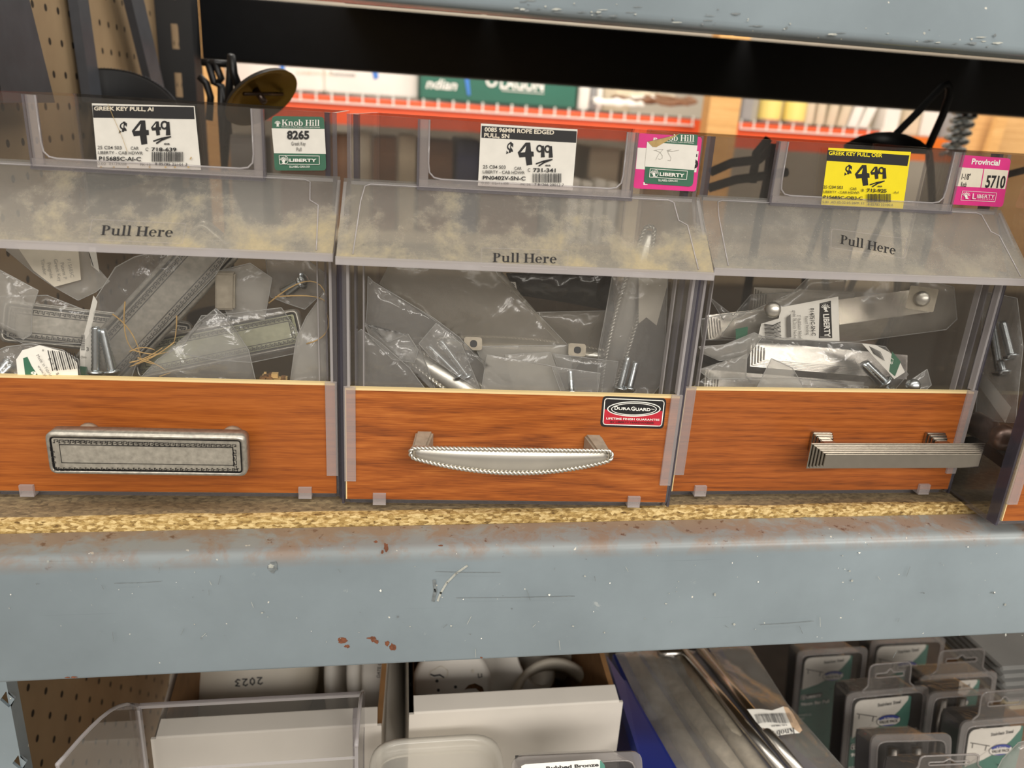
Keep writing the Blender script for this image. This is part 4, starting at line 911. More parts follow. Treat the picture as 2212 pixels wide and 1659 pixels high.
for k, (x0, y0, x1, y1, m, lab) in enumerate(((1282, 228, 1392, 206, 'boxwhite', 'crumpled white paper at the left of the brown sheets'), (1330, 236, 1500, 200, 'brown', 'dark brown crumpled paper sheet, lowest of the heap by the pine post'), (1380, 226, 1440, 196, 'boxwhite', 'white crumpled paper lump on the brown sheets'), (1420, 222, 1538, 196, 'brown', 'brown paper sheet sticking out toward the pine post'), (1360, 212, 1500, 190, 'beige', 'tan crumpled paper on top of the heap by the pine post'))):
    a, b_ = PX(x0, y0, Y=3.14), PX(x1, y1, Y=3.14); mb = MB(); n = 9; vs = []
    for s in (0, 1):
        for j in range(4):
            for i in range(n):
                u, v = i / (n - 1), j / 3; p = a.lerp(b_, u)
                vs.append((p.x, 3.13 + k * .05 + v * .042, max(H + SH + .002 + .012 * k * 0, H + SH + .006 + (b_.z - a.z) * .3 + (a.z - H - SH) * .3 + .018 * noise.noise(Vector((u * 5 + k * 3, v * 3, 1))) + .012 * v + k * .006) + s * .01))
    fs = [(j * n + i, j * n + i + 1, (j + 1) * n + i + 1, (j + 1) * n + i) for j in range(3) for i in range(n - 1)]; q_ = 4 * n
    fs += [tuple(q_ + i for i in f[::-1]) for f in fs] + [(i, q_ + i, q_ + i + 1, i + 1) for i in range(n - 1)] + [(3 * n + i, 3 * n + i + 1, q_ + 3 * n + i + 1, q_ + 3 * n + i) for i in range(n - 1)]
    mb.add(vs, fs, m); solo(mb, 'crumpled_paper', lab, 'paper')
far('carton', 'dull grey carton right of the pine post on the far shelf', 'box', 1604, 1628, SH, .17, 'greyc')
for k, (x, lab) in enumerate(((1662, 'left of two white cans with yellow labels on the far shelf'), (1716, 'right of two white cans with yellow labels on the far shelf'))):
    p = PX(x, 240, Y=3.2); r0 = .046; t = thing('paint_can', lab, 'can', (p.x, p.y, H + SH)); q = Matrix.Translation((p.x, p.y, H + SH))
    mb = MB(); mb.lathe([(0, 0), (r0, 0), (r0, .16), (0, .162)], 'boxwhite', 28, q); mb.build('body', t, inv(t)); mb = MB(); mb.lathe([(r0 + .001, .012), (r0 + .001, .085)], 'paleyellow', 28, q); mb.build('paper_label', t, inv(t))
labs = ['widest cream catalogue, next to the yellow labelled cans', 'cream catalogue second from the yellow labelled cans', 'thin cream catalogue in the middle of the row on the far shelf', 'leaning cream catalogue right of the middle of the row', 'leaning white catalogue second from the black gap', 'leaning white catalogue next to the black gap on the far shelf']
for k in range(6):
    x0 = 1742 + k * 24; a, b_ = PX(x0, 240, Y=3.18).x, PX(x0 + 19, 240, Y=3.18).x; ln = .0 if k < 2 else .05 * (k - 1) / 4; mb = MB()
    mb.hexa([(a, 3.18, H + SH), (b_, 3.18, H + SH), (b_, 3.4, H + SH), (a, 3.4, H + SH), (a + ln, 3.18, H + .17), (b_ + ln, 3.18, H + .17), (b_ + ln, 3.4, H + .17), (a + ln, 3.4, H + .17)], 'beige' if k < 4 else 'boxwhite')
    solo(mb, 'catalogue', labs[k], 'book', None, 'catalogues on the far shelf', bevel=.003)
far('carton', 'black carton filling the gap right of the catalogues', 'box', 1892, 1914, SH, .16, 'black', 3.52, .07)
t = far('bottle_box', 'white box with a small blue print left of the loop handle', 'box', 1918, 1950, -.03 + .032, .12, 'boxwhite', 3.14, .1); far('carton', 'tan carton behind the loop handle on the orange beam', 'box', 1958, 1996, .003, .13, 'beige', 3.2); far('carton', 'cream carton right of the tan one behind the loop handle', 'box', 2000, 2040, .003, .13, 'boxwhite', 3.2); far('carton', 'grey carton behind the spring wires', 'box', 2044, 2100, .003, .12, 'greyc', 3.2)
# shelf below the red beam, seen through the clear strips of the bins
mb = MB(); mb.box((-1.6, Yf + .02, H - .52), (3.6, Yf + .9, H - .50), 'beige'); solo(mb, 'shelf_board', 'pale board of the far shelf below the red beam', 'shelf')
for x0, x1, z1, m, lab in ((470, 560, -.16, 'greyc', 'grey carton low on the far shelf, leftmost seen through the bins'), (600, 720, -.14, 'brown', 'brown carton on the far lower shelf behind the green numbered sticker'), (756, 800, -.12, 'beige', 'tan carton on the far lower shelf at the left of the middle strip'), (806, 858, -.13, 'brown', 'dark brown carton second in the far lower row of the middle strip'), (862, 900, -.12, 'beige', 'tan carton between brown cartons on the far lower shelf'), (906, 982, -.13, 'brown', 'wide brown carton left of the navy one on the far lower shelf'), (990, 1040, -.12, 'navy', 'navy carton left of the white 4.99 price tag'), (1046, 1180, -.14, 'brown', 'brown carton behind the white 4.99 price tag'), (1186, 1252, -.12, 'greyc', 'grey carton right behind the 4.99 price tag'), (1284, 1350, -.12, 'beige', 'cream carton behind the right end of the middle strip'), (1360, 1500, -.13, 'beige', 'cream carton behind the pink and green stickers')):
    far('carton', lab, 'box', x0, x1, -.50, z1, m, 3.3, .3)
for k, lab in enumerate(('leftmost of the upright white packs right of the 4.99 tag', 'second upright white pack from the 4.99 tag', 'third upright white pack from the 4.99 tag', 'rightmost of the upright white packs near the pink sticker')):
    far('paper_pack', lab, 'pack', 1244 + k * 29, 1268 + k * 29, -.50, -.24 - .01 * (k % 2), 'boxwhite', 3.12, .14, 'white packs on the far lower shelf')

# ================================================================== bagged hardware inside the bins
def bagmesh(outline, thick, seed, m, cell=.0055, crumple=.0022, back=True):
    """a crumpled two-layer poly bag over an outline of (px, py, depth) points"""
    bm = bmesh.new(); vs = [bm.verts.new(PX(x, y, Y=Y)) for x, y, Y in outline]
    f = bm.faces.new(vs); bmesh.ops.triangulate(bm, faces=[f])
    for _ in range(6):
        lg = [e for e in bm.edges if e.calc_length() > cell]
        if not lg: break
        bmesh.ops.subdivide_edges(bm, edges=lg, cuts=1); bmesh.ops.triangulate(bm, faces=[q for q in bm.faces if len(q.verts) > 3])
    rim = [(v.co.copy()) for v in bm.verts if v.is_boundary]
    idx = {v: i for i, v in enumerate(bm.verts)}; base = [v.co.copy() for v in bm.verts]; faces = [[idx[v] for v in q.verts] for q in bm.faces]; bd = [v.is_boundary for v in bm.verts]; bm.free()
    if sum(((base[q[1]] - base[q[0]]).cross(base[q[2]] - base[q[0]])).y for q in faces) > 0: faces = [q[::-1] for q in faces]
    so = Vector((seed * 3.17, seed * 1.3, seed * .7)); d = [min((p - r).length for r in rim) for p in base]
    vdir = (CAMP - sum(base, Vector()) / len(base)).normalized()
    def off(p, k, s):
        h = thick * (1 - math.exp(-d[k] / .010)); q = p * 42 + so + Vector((0, 0, s * 9)); q2 = p * 105 + so
        r = (1 - abs(noise.noise(q)) * 2.2) * 1.0 + (1 - abs(noise.noise(q2)) * 2.4) * .38
        return p + vdir * ((h + crumple * r * (1 if not bd[k] else .45)) * s if s > 0 else -(h * .5 + crumple * r * .7) * (0 if bd[k] else 1) + (crumple * r * .45 if bd[k] else 0))
    mb = MB(); mb.add([off(p, k, 1) for k, p in enumerate(base)], faces, m, True)
    for i in range(len(outline)):
        a_, b2 = PX(*outline[i][:2], Y=outline[i][2]), PX(*outline[(i + 1) % len(outline)][:2], Y=outline[(i + 1) % len(outline)][2])
        mb.tube([a_.lerp(b2, u / 6) + vdir * (.0004 + .0008 * noise.noise((a_.lerp(b2, u / 6)) * 90 + so)) for u in range(7)], .00032, 'seam' if m != 'darkbag' else m, 4, cap=False)
    if back: mb.add([off(p, k, -1) for k, p in enumerate(base)], [q[::-1] for q in faces], m, True)
    return mb
def C(ox, oy, z):
    def f(x, y, Y=None):
        return (ox + x / z, oy + y / z) if Y is None else (ox + x / z, oy + y / z, Y)
    return f
def outl(c, pts, Y): return [c(p[0], p[1], p[2] if len(p) > 2 else Y) for p in pts]
def pullmat(c, p, a, Y, roll=0, flip=False, yaw=0):
    """pull frame at crop point p (centre), its length axis heading to crop point a, face to the viewer"""
    o = PX(*c(*p), Y=Y); e = PX(*c(*a), Y=Y + yaw); ax = (e - o).normalized(); cz = (CAMP - o).normalized() * (-1 if flip else 1); cz = (cz - ax * cz.dot(ax)).normalized(); bx = cz.cross(ax)
    m = Matrix((ax, bx, cz)).transposed().to_4x4(); m.translation = o
    return m @ Matrix.Rotation(roll, 4, 'X') @ Matrix.Translation((0, 0, -.022))
def bagthing(label, outline, group=None, name='bagged_pull', cat='bagged hardware'):
    p = [PX(x, y, Y=Y) for x, y, Y in outline]; z = min(q.z for q in p)
    return thing(name, label, cat, (sum(q.x for q in p) / len(p), sum(q.y for q in p) / len(p), z), 0, group)
def addbag(t, outline, thick=.006, seed=1, m='bag', nm='bag', **k):
    return bagmesh(outline, thick, seed, m, **k).build(nm, t, inv(t))
def card(t, c, Y, fn, name='paper_label', label=None, bulge=0.):
    mb = MB(); fl = Flat(mb, lambda x, y, l: PX(*c(x, y), Y=Y) - Vector((0, .0003 + l * 1.5, 0))); fn(fl); o = mb.build(name, t, inv(t))
    if label: o['label'] = label
    return o
def screws(t, c, segs, Y, r=.0024):
    for a, b_ in segs:
        mb = MB(); bolt(mb, PX(*c(*a), Y=Y), PX(*c(*b_), Y=Y + .004), r); mb.build('screw', t, inv(t))
G1 = 'bagged pulls in the left bin'; G2 = 'bagged pulls in the middle bin'; G3 = 'bagged pulls in the right bin'
k4 = C(0, 540, 2.962); k5 = C(736, 540, 2.962); k6 = C(1472, 540, 2.676)
# ---- left bin
o_ = outl(k4, [(600, 330), (740, 110), (860, 45), (1300, -60), (1520, -60), (1430, 75), (1380, 160), (1120, 430), (900, 650), (825, 860), (600, 860), (505, 850), (515, 640), (560, 480)], .440)
t = bagthing('bag with a greek key pull slanting across the left bin and two upright screws', o_)
addbag(t, o_, .007, 1, 'bag', back=False); greek_pull(t, inv(t) @ pullmat(k4, (985, 385), (1240, 110), .458) @ Matrix.Scale(1.2, 4), 'pull', posts=False)
screws(t, k4, [((612, 775), (612, 490)), ((716, 772), (655, 505))], .4315)
def f(fl): fl.poly([(600, 290), (625, 330), (590, 480), (600, 640), (605, 810), (515, 800), (512, 640), (555, 480)], 'white'); fl.barcode(520, 540, 545, 640, 'ink', 4, True); fl.text(555, 645, 26, '3', 'ink', 570, .02); fl.text(520, 690, 16, 'China', 'grey_ink', 556); fl.poly([(505, 740), (560, 745), (575, 800), (505, 800)], 'green')
card(t, k4, .437, f)
o_ = outl(k4, [(-60, 660), (40, 620), (200, 600), (400, 640), (500, 700), (520, 860), (-60, 860)], .432)
t = bagthing('clear bag with a white barcode label low in the left corner of the left bin', o_); addbag(t, o_, .006, 2)
def f(fl):
    fl.poly([(105, 700), (145, 640), (255, 608), (430, 655), (495, 720), (505, 850), (120, 850)], 'white'); fl.poly([(150, 690), (178, 682), (205, 740), (245, 800), (250, 850), (170, 850)], 'green'); fl.text(200, 805, 30, '9', 'whiteprint', 235, .03)
    for i, w_ in enumerate((6, 3, 8, 4, 3, 7, 5, 3, 8, 4, 6, 3, 5)): x = 305 + i * 14.5; y = 660 + i * 1.5; fl.line([(x + 5, y - 18 - i * .5), (x + 35, y + 108 - i * 3)], w_, 'ink')
    fl.text(277, 640, 14, '8', 'ink', 287, rot=20)
    for i, ch in enumerate('8578'): fl.text(316 + i * 17, 690 + i * 31, 20, ch, 'ink', rot=60)
    fl.text(243, 668, 20, 'Made in Fabriqu', 'grey_ink', rot=57); fl.text(250, 735, 20, 'www.liberty', 'grey_ink', rot=57)
card(t, k4, .4255, f); screws(t, k4, [((-15, 800), (60, 705)), ((10, 800), (80, 728))], .430, .0028)
o_ = outl(k4, [(-60, 60), (0, 130), (245, 260), (205, 380), (200, 540), (150, 572), (95, 542), (-60, 470)], .436)
t = bagthing('milky bag corner folded over at the upper left of the left bin', o_); addbag(t, o_, .004, 3, 'milky')
o_ = outl(k4, [(-40, 300), (300, 290), (580, 400), (545, 600), (150, 600), (-40, 500)], .452)
t = bagthing('clear bag with a darkened greek key pull at the left of the left bin', o_); addbag(t, o_, .003, 4, back=False); greek_pull(t, inv(t) @ pullmat(k4, (650, 520), (1030, 560), .475, yaw=.012), 'pull', posts=False)
o_ = outl(k4, [(40, 0), (100, -60), (560, -60), (600, 90), (700, 200), (610, 270), (500, 322), (340, 232), (220, 150)], .458)
t = bagthing('bag with a yellowed printed card at the upper left of the left bin', o_); addbag(t, o_, .003, 5, 'milky')
def f(fl):
    fl.poly([(100, -40), (500, -40), (520, 190), (350, 235), (215, 130)], 'ivory')
    for i, s_ in enumerate(('P15685C', 'Patent P', 'Greek Key', 'Poignée', 'Tirador')): fl.text(430 - i * 42, 60 + (i % 2) * 22, 24, s_, 'pencil', rot=78)
    fl.poly([(570, -20), (615, -20), (640, 140), (590, 100)], 'white'); fl.line([(575, 20), (600, 100)], 5, 'ink')
card(t, k4, .4525, f)
o_ = outl(k4, [(1380, 140), (1600, 85), (1740, 180), (1692, 445), (1460, 425), (1400, 300)], .448)
t = bagthing('milky bag with a pewter post showing, upper right of the left bin', o_); addbag(t, o_, .004, 6, 'milky')
mb = MB(); a = PX(*k4(1440, 150), Y=.4405); b_ = PX(*k4(1437, 385), Y=.4415); mb.hexa([Vector((p.x + sx, p.y + sy, p.z)) for p in (b_, a) for sx, sy in ((-.0052, 0), (.0052, 0), (.0052, .008), (-.0052, .008))], 'satin_old'); mb.build('post', t, inv(t), .001)
o_ = outl(k4, [(1200, 560), (1290, 420), (1500, 405), (1800, 370), (1930, 560), (1900, 660), (1610, 720), (1350, 700), (1150, 660)], .447)
t = bagthing('bag over a greek key pull with a greenish face, right side of left bin', o_); addbag(t, o_, .004, 7, back=False); M['olive'] = plain('olive_toned_pewter', (.34, .34, .22), .35, .6, var=.1, scale=300)  # olive tone is set in the base colour of the pull face
greek_pull(t, inv(t) @ pullmat(k4, (1400, 600), (1880, 505), .466), 'pull', posts=False, face='olive')
o_ = outl(k4, [(1380, 375), (1450, 430), (1590, 640), (1640, 860), (860, 860), (1010, 700), (1190, 590), (1250, 480)], .428)
t = bagthing('peaked clear bag standing at the front middle of the left bin', o_); addbag(t, o_, .006, 8, 'bag')
o_ = outl(k4, [(1960, 430), (2078, 265), (2092, 480), (2105, 830), (1990, 860), (1855, 860), (1885, 640), (1900, 560)], .4275)
t = bagthing('milky bag pressed against the right wall of the left bin', o_); addbag(t, o_, .004, 9, 'milky')
o_ = outl(k4, [(1700, 60), (1960, 60), (2080, 150), (2070, 270), (1950, 380), (1830, 340), (1730, 300)], .470)
t = bagthing('clear bag with bluish screws at the top right of the left bin', o_); addbag(t, o_, .004, 10); screws(t, k4, [((1935, 190), (1800, 260)), ((1925, 215), (1830, 290))], .464)
mb = MB(); rs = random.Random(5)
for (x0, y0, x1, y1, bx, by) in ((800, 330, 850, 640, -25, 40), (1130, 420, 1115, 590, 5, 0), (1115, 590, 830, 745, 0, 20), (720, 410, 900, 690, 30, -20), (850, 640, 1010, 665, 10, 10), (830, 720, 1040, 625, 0, 15), (860, 735, 1080, 655, 20, -20), (880, 690, 1060, 770, 0, -12), (1020, 810, 1090, 785, 0, 0), (1720, 340, 2090, 300, 60, -120), (1760, 300, 2080, 330, 60, -20), (1960, 600, 2090, 400, 60, 30), (830, 650, 990, 640, 0, -20), (900, 700, 1000, 730, 0, 6)):
    Yq = .4265 if x0 < 1500 else .4235
    mb.tube([PX(*k4(x0 + (x1 - x0) * u + bx * 4 * u * (1 - u), y0 + (y1 - y0) * u + by * 4 * u * (1 - u)), Y=Yq) for u in [i / 9 for i in range(10)]], [.00035 * (1.15 - .5 * u / 9) for u in range(10)], 'straw', 5)
solo(mb, 'straw', 'dry straw strands caught between the bags in the left bin', 'straw', kind='stuff')
mb = MB()
for i in range(60):
    p = PX(*k4(1740 + rs.gauss(0, 34), 832 + rs.gauss(0, 12) - 8), Y=.4225 + rs.random() * .006); s = .0006 + rs.random() * .0012
    mb.box(p - Vector((s, s, s * .7)), p + Vector((s, s, s * .7)), 'crumb' if i % 4 else 'straw')
solo(mb, 'debris', 'small heap of brown crumbs behind the top edge of the left cherry board', 'debris', kind='stuff')
# ---- middle bin
o_ = outl(k5, [(1060, 150), (1740, 150), (1745, 390), (1450, 335), (1130, 285)], .470)
t = bagthing('dark glossy bag with a tiny white sticker at the top right of the middle bin', o_); M['darkbag'] = clear('dark_poly_bag', (.35, .35, .34), .45, (.07, .068, .062), 1.8, .12, bump=.3, bscale=50); addbag(t, o_, .004, 21, 'darkbag')
def f(fl): fl.poly([(1062, 200), (1118, 205), (1132, 275), (1085, 268)], 'white'); crest(fl, 1062, 200, 52, 'ink'); fl.line([(1090, 262), (1095, 274)], 5, 'ink'); fl.line([(1104, 262), (1108, 274)], 5, 'ink')
card(t, k5, .461, f)
o_ = outl(k5, [(250, 215), (330, 60), (960, 60), (1010, 180), (1280, 430), (1540, 700), (1500, 760), (960, 740), (760, 560), (600, 450), (430, 335)], .450)
t = bagthing('big tan tinted bag holding a pull seen from behind, centre of the middle bin', o_); M['tanbag'] = clear('tan_poly_bag', (.90, .88, .84), .36, (.60, .56, .49), 1.5, .16, bump=.3, bscale=40); addbag(t, o_, .005, 22, 'tanbag', cell=.006)
pl = rope_pull(t, inv(t) @ pullmat(k5, (1180, 640), (1500, 665), .462, flip=True), 'pull', posts=False)
for x, y in ((850, 600), (1515, 640)):
    mb = MB(); p = PX(*k5(x, y), Y=.4365); q = (CAMP - p).normalized().to_track_quat('Z', 'Y').to_matrix().to_4x4(); q.translation = p
    mb.prism(rounded([(-.0052, -.0040), (.0052, -.0036), (.0048, .0040), (-.0058, .0038)], .0018, 4), 'z', -.012, 0, 'satin_old'); mb.prism(rr(.0021, .0021, .002), 'z', -.001, .0002, 'pewter_dark'); mb.xf(q); mb.build('post', t, inv(t))
o_ = outl(k5, [(1230, 400), (1700, 390), (1660, 690), (1500, 700), (1280, 470)], .464)
t = bagthing('brownish wrinkled bag right of the big tan bag in the middle bin', o_); addbag(t, o_, .006, 23, 'tanbag')
o_ = outl(k5, [(175, 170), (210, 205), (600, 440), (760, 560), (880, 700), (1140, 930), (620, 930), (500, 610), (300, 610), (160, 480), (172, 330)], .434)
t = bagthing('long bag with a rope edged pull and screws, left in the middle bin', o_); addbag(t, o_, .006, 24); rope_pull(t, inv(t) @ pullmat(k5, (950, 1000), (480, 690), .4405) @ Matrix.Scale(1.12, 4), 'pull', posts=False)
screws(t, k5, [((805, 805), (635, 575)), ((750, 800), (560, 612))], .4305, .0021)
o_ = outl(k5, [(500, 600), (610, 470), (770, 600), (895, 900), (740, 800), (580, 690)], .4275); addbag(t, o_, .003, 25, nm='screw_pouch')
o_ = outl(k5, [(105, 530), (130, 508), (250, 590), (440, 755), (570, 930), (110, 930)], .425)
t = bagthing('rumpled clear bag in the lower left corner of the middle bin', o_); addbag(t, o_, .005, 26)
o_ = outl(k5, [(150, 468), (215, 500), (300, 590), (430, 538), (495, 640), (470, 720), (330, 700), (190, 560)], .4285)
t = bagthing('folded clear bag flap above the lower left corner of the middle bin', o_); addbag(t, o_, .004, 27)
o_ = outl(k5, [(860, 618), (1460, 608), (1482, 775), (1120, 800), (930, 775)], .4415)
t = bagthing('flat clear sheet bag across the centre of the middle bin', o_, name='poly_bag', cat='bag'); addbag(t, o_, .0015, 28, 'milky', crumple=.0008)
o_ = outl(k5, [(1350, 745), (1660, 790), (1640, 940), (1420, 940)], .4185); o2 = outl(k5, [(935, 670), (1350, 742), (1420, 940), (895, 940)], .4225)
t = bagthing('square cornered clear bag at the front centre of the middle bin', o2, name='poly_bag', cat='bag'); addbag(t, o2, .002, 29, 'milky', crumple=.001)
t = bagthing('clear bag with zigzag edge right of the front centre of the middle bin', o_, name='poly_bag', cat='bag'); addbag(t, o_, .002, 30, crumple=.001); screws(t, k5, [((1475, 900), (1468, 760))], .4170, .002)
o_ = outl(k5, [(1050, 672), (1340, 655), (1450, 940), (1120, 940)], .4265)
t = bagthing('bright milky bag behind the front sheets of the middle bin', o_, name='poly_bag', cat='bag'); addbag(t, o_, .003, 31, 'milky')
o_ = outl(k5, [(1360, 665), (1775, 715), (1740, 900), (1700, 930), (1440, 930)], .4300)
t = bagthing('wide clear bag behind the zigzag edged one in the middle bin', o_, name='poly_bag', cat='bag'); addbag(t, o_, .003, 32)
o_ = outl(k5, [(1740, 150), (2095, 150), (2080, 480), (2070, 830), (1985, 940), (1640, 940), (1650, 640), (1700, 380)], .4330)
t = bagthing('tall clear bag with a cream card, right end of the middle bin', o_); addbag(t, o_, .006, 33)
rope_pull(t, inv(t) @ pullmat(k5, (1830, 420), (1900, 160), .452), 'pull', posts=False)
def f(fl): fl.poly([(1905, 160), (2092, 165), (2090, 220), (2020, 482), (1955, 430), (1905, 470)], 'ivory')
card(t, k5, .4375, f); screws(t, k5, [((1790, 880), (1840, 680)), ((1850, 880), (1890, 715))], .4265, .0022)
# ---- right bin
for nm_, lab, ctr, tip, Y, sd, ol in (
    ('a', 'bag with a shiny stepped pull end, topmost at the left of the right bin', (860, 305), (390, 285), .486, 41, [(160, 270), (300, 380), (400, 260), (700, 240), (1000, 250), (1000, 350), (420, 345), (260, 430)]),
    ('b', 'bag with a shiny stepped pull pointing left under the topmost, right bin', (620, 395), (140, 450), .474, 42, [(110, 400), (260, 370), (640, 330), (700, 470), (300, 520), (120, 520)]),
    ('d', 'bagged shiny stepped pull lying along the cherry board of the right bin', (600, 800), (140, 765), .450, 44, [(70, 790), (140, 735), (700, 745), (1080, 790), (1060, 860), (80, 860)])):
    o_ = outl(k6, ol, Y - .016); t = bagthing(lab, o_); addbag(t, o_, .003, sd, back=False); step_pull(t, inv(t) @ pullmat(k6, ctr, tip, Y), 'pull', posts=False)
o_ = outl(k6, [(380, 530), (460, 498), (850, 530), (1050, 540), (1180, 560), (1310, 720), (1230, 810), (1090, 810), (400, 770), (368, 720)], .434)
t = bagthing('bag with a stepped pull, screws and a curled label, middle of the right bin', o_); addbag(t, o_, .007, 43, 'bag', back=False); step_pull(t, inv(t) @ pullmat(k6, (860, 640), (390, 600), .452, roll=.13), 'pull', posts=False)
screws(t, k6, [((1195, 815), (1045, 655)), ((1175, 760), (1060, 650))], .4255, .0026)
def f(fl):
    fl.poly([(1042, 540), (1120, 548), (1200, 590), (1262, 650), (1290, 705), (1228, 745), (1180, 690), (1100, 605)], 'white'); fl.poly([(1215, 585), (1265, 645), (1232, 730), (1198, 700)], 'green'); fl.text(1216, 660, 24, '8.7', 'whiteprint', rot=-75)
    for i in range(8): fl.line([(1085 + i * 8, 556 + i * 4), (1110 + i * 8, 600 + i * 5)], 3, 'ink')
card(t, k6, .4265, f)
o_ = outl(k6, [(230, 500), (300, 400), (640, 250), (740, 150), (1240, 130), (1575, 215), (1592, 400), (1530, 460), (1000, 530), (900, 525), (600, 522), (420, 520)], .446)
t = bagthing('large milky bag with a white label, across the upper half of the right bin', o_); addbag(t, o_, .006, 45, 'tanbag', back=False); step_pull(t, inv(t) @ pullmat(k6, (980, 350), (1420, 290), .464, flip=True), 'pull', posts=False)
for x, y in ((1390, 282), (527, 345)):
    mb = MB(); p = PX(*k6(x, y), Y=.4335); q = (CAMP - p).normalized().to_track_quat('Z', 'Y').to_matrix().to_4x4(); q.translation = p
    if x > 1000: mb.prism(rr(.0080, .0072, .001), 'z', -.003, 0, 'satin_old')
    mb.lathe([(.0050, 0), (.0046, .0014), (.0030, .0024), (0, .0028)], 'satin', 18); mb.xf(q); mb.build('post', t, inv(t))
def f(fl):
    fl.poly([(575, 330), (905, 268), (912, 525), (600, 520), (440, 505), (460, 425), (560, 395)], 'white'); fl.poly([(312, 455), (382, 442), (378, 505), (312, 518)], 'green')
    fl.line([(800, 310), (858, 296), (866, 505), (795, 505)], 6, 'ink', True); fl.poly([(803, 313), (856, 300), (862, 500), (799, 500)], 'ink'); crest(fl, 803, 305, 50, 'whiteprint')
    fl.text(812, 368, 34, 'LIBERTY', 'whiteprint', 946, .03, rot=86); fl.text(735, 335, 24, 'P14751C-SN-C', 'ink', 892, .012, rot=86); fl.text(706, 380, 19, 'Patent Pending', 'grey_ink', 812, rot=84); fl.text(662, 372, 20, '3" Pull/Satin Nickel', 'grey_ink', 800, rot=86); fl.text(636, 345, 19, 'gnée 76,2mm Nickel', 'grey_ink', 500 + 300, rot=88)
    fl.poly([(600, 385), (622, 365), (626, 500), (602, 500)], 'grey_ink')
    for i in range(11): fl.line([(472, 424 + i * 7.5), (520, 432 + i * 7), (562, 412 + i * 8.4)], 3.2 if i % 3 else 5, 'ink')
card(t, k6, .4365, f)
o_ = outl(k6, [(100, 560), (250, 548), (420, 478), (470, 500), (390, 600), (380, 625), (220, 640), (128, 600)], .431)
t = bagthing('twisted bag tail, upper of two at the left of the right bin', o_, name='poly_bag', cat='bag'); addbag(t, o_, .005, 46, 'milky')
o_ = outl(k6, [(95, 690), (200, 680), (300, 640), (380, 600), (372, 745), (160, 745)], .4275)
t = bagthing('twisted bag tail, lower of two at the left of the right bin', o_, name='poly_bag', cat='bag'); addbag(t, o_, .005, 47, 'milky')
o_ = outl(k6, [(520, 628), (640, 680), (740, 850), (410, 850)], .4215)
t = bagthing('upright milky bag corner at the front of the right bin', o_, name='poly_bag', cat='bag'); addbag(t, o_, .003, 48, 'milky', crumple=.001)
o_ = outl(k6, [(1300, 770), (1420, 690), (1445, 780), (1390, 830), (1310, 830)], .4225)
t = bagthing('small bag with a round screw head at the front right of the right bin', o_, name='bagged_screw'); addbag(t, o_, .003, 49)
mb = MB(); p = PX(*k6(1338, 785), Y=.4205); q = (CAMP - p).normalized().to_track_quat('Z', 'Y').to_matrix().to_4x4(); q.translation = p; mb.lathe([(.0046, -.003), (.0046, 0), (.0036, .0018), (0, .0026)], 'zinc', 16); mb.xf(q); mb.build('screw', t, inv(t))
# ---- bin at the right edge, seen through its side wall
def PS(x, y, X=.392): return PX(*k6(x, y), X=X)
t = thing('bagged_hardware', 'clear bag with screws and a bronze knob inside the bin at the right edge', 'bagged hardware', tuple(PS(1800, 1150)))
mb = bagmesh([k6(x, y) + (PS(x, y).y,) for x, y in [(1750, 240), (1940, 280), (1975, 560), (1930, 1000), (1700, 980), (1725, 600)]], .004, 51, 'bag'); mb.build('bag', t, inv(t))
for a, b_ in (((1840, 705), (1785, 385)), ((1905, 610), (1855, 415)), ((1860, 705), (1840, 640))):
    mb = MB(); bolt(mb, PS(*a), PS(*b_), .0027); mb.build('screw', t, inv(t))
mb = MB(); mb.add([PS(*p) - Vector((.001, 0, 0)) for p in ((1695, 740), (1745, 700), (1915, 910), (1880, 1000))], [(0, 1, 2, 3)], 'white'); mb.build('paper_label', t, inv(t))
mb = MB(); a, b_ = PS(1690, 1000), PS(1850, 1080); q = (b_ - a).to_track_quat('Z', 'Y').to_matrix().to_4x4(); q.translation = a; ln = (b_ - a).length
mb.lathe([(0, -.004), (.006, -.003), (.0085, .001), (.0078, ln * .6), (.005, ln * .75), (.0062, ln * .85), (.0088, ln), (.0075, ln + .006), (0, ln + .008)], 'bronze', 24, q); mb.build('knob', t, inv(t))
mb = MB(); ps = [PS(*p, X=.397) for p in ((1640, 1080), (1720, 1075), (1860, 1190), (1850, 1260), (1700, 1150), (1630, 1140))]; mb.add(ps + [p + Vector((.006, 0, 0)) for p in ps], [tuple(range(6)), tuple(range(6, 12))[::-1]] + [(i, (i + 1) % 6, 6 + (i + 1) % 6, 6 + i) for i in range(6)], 'black'); solo(mb, 'bracket', 'black flat metal piece under the bronze knob in the right edge bin', 'bracket')

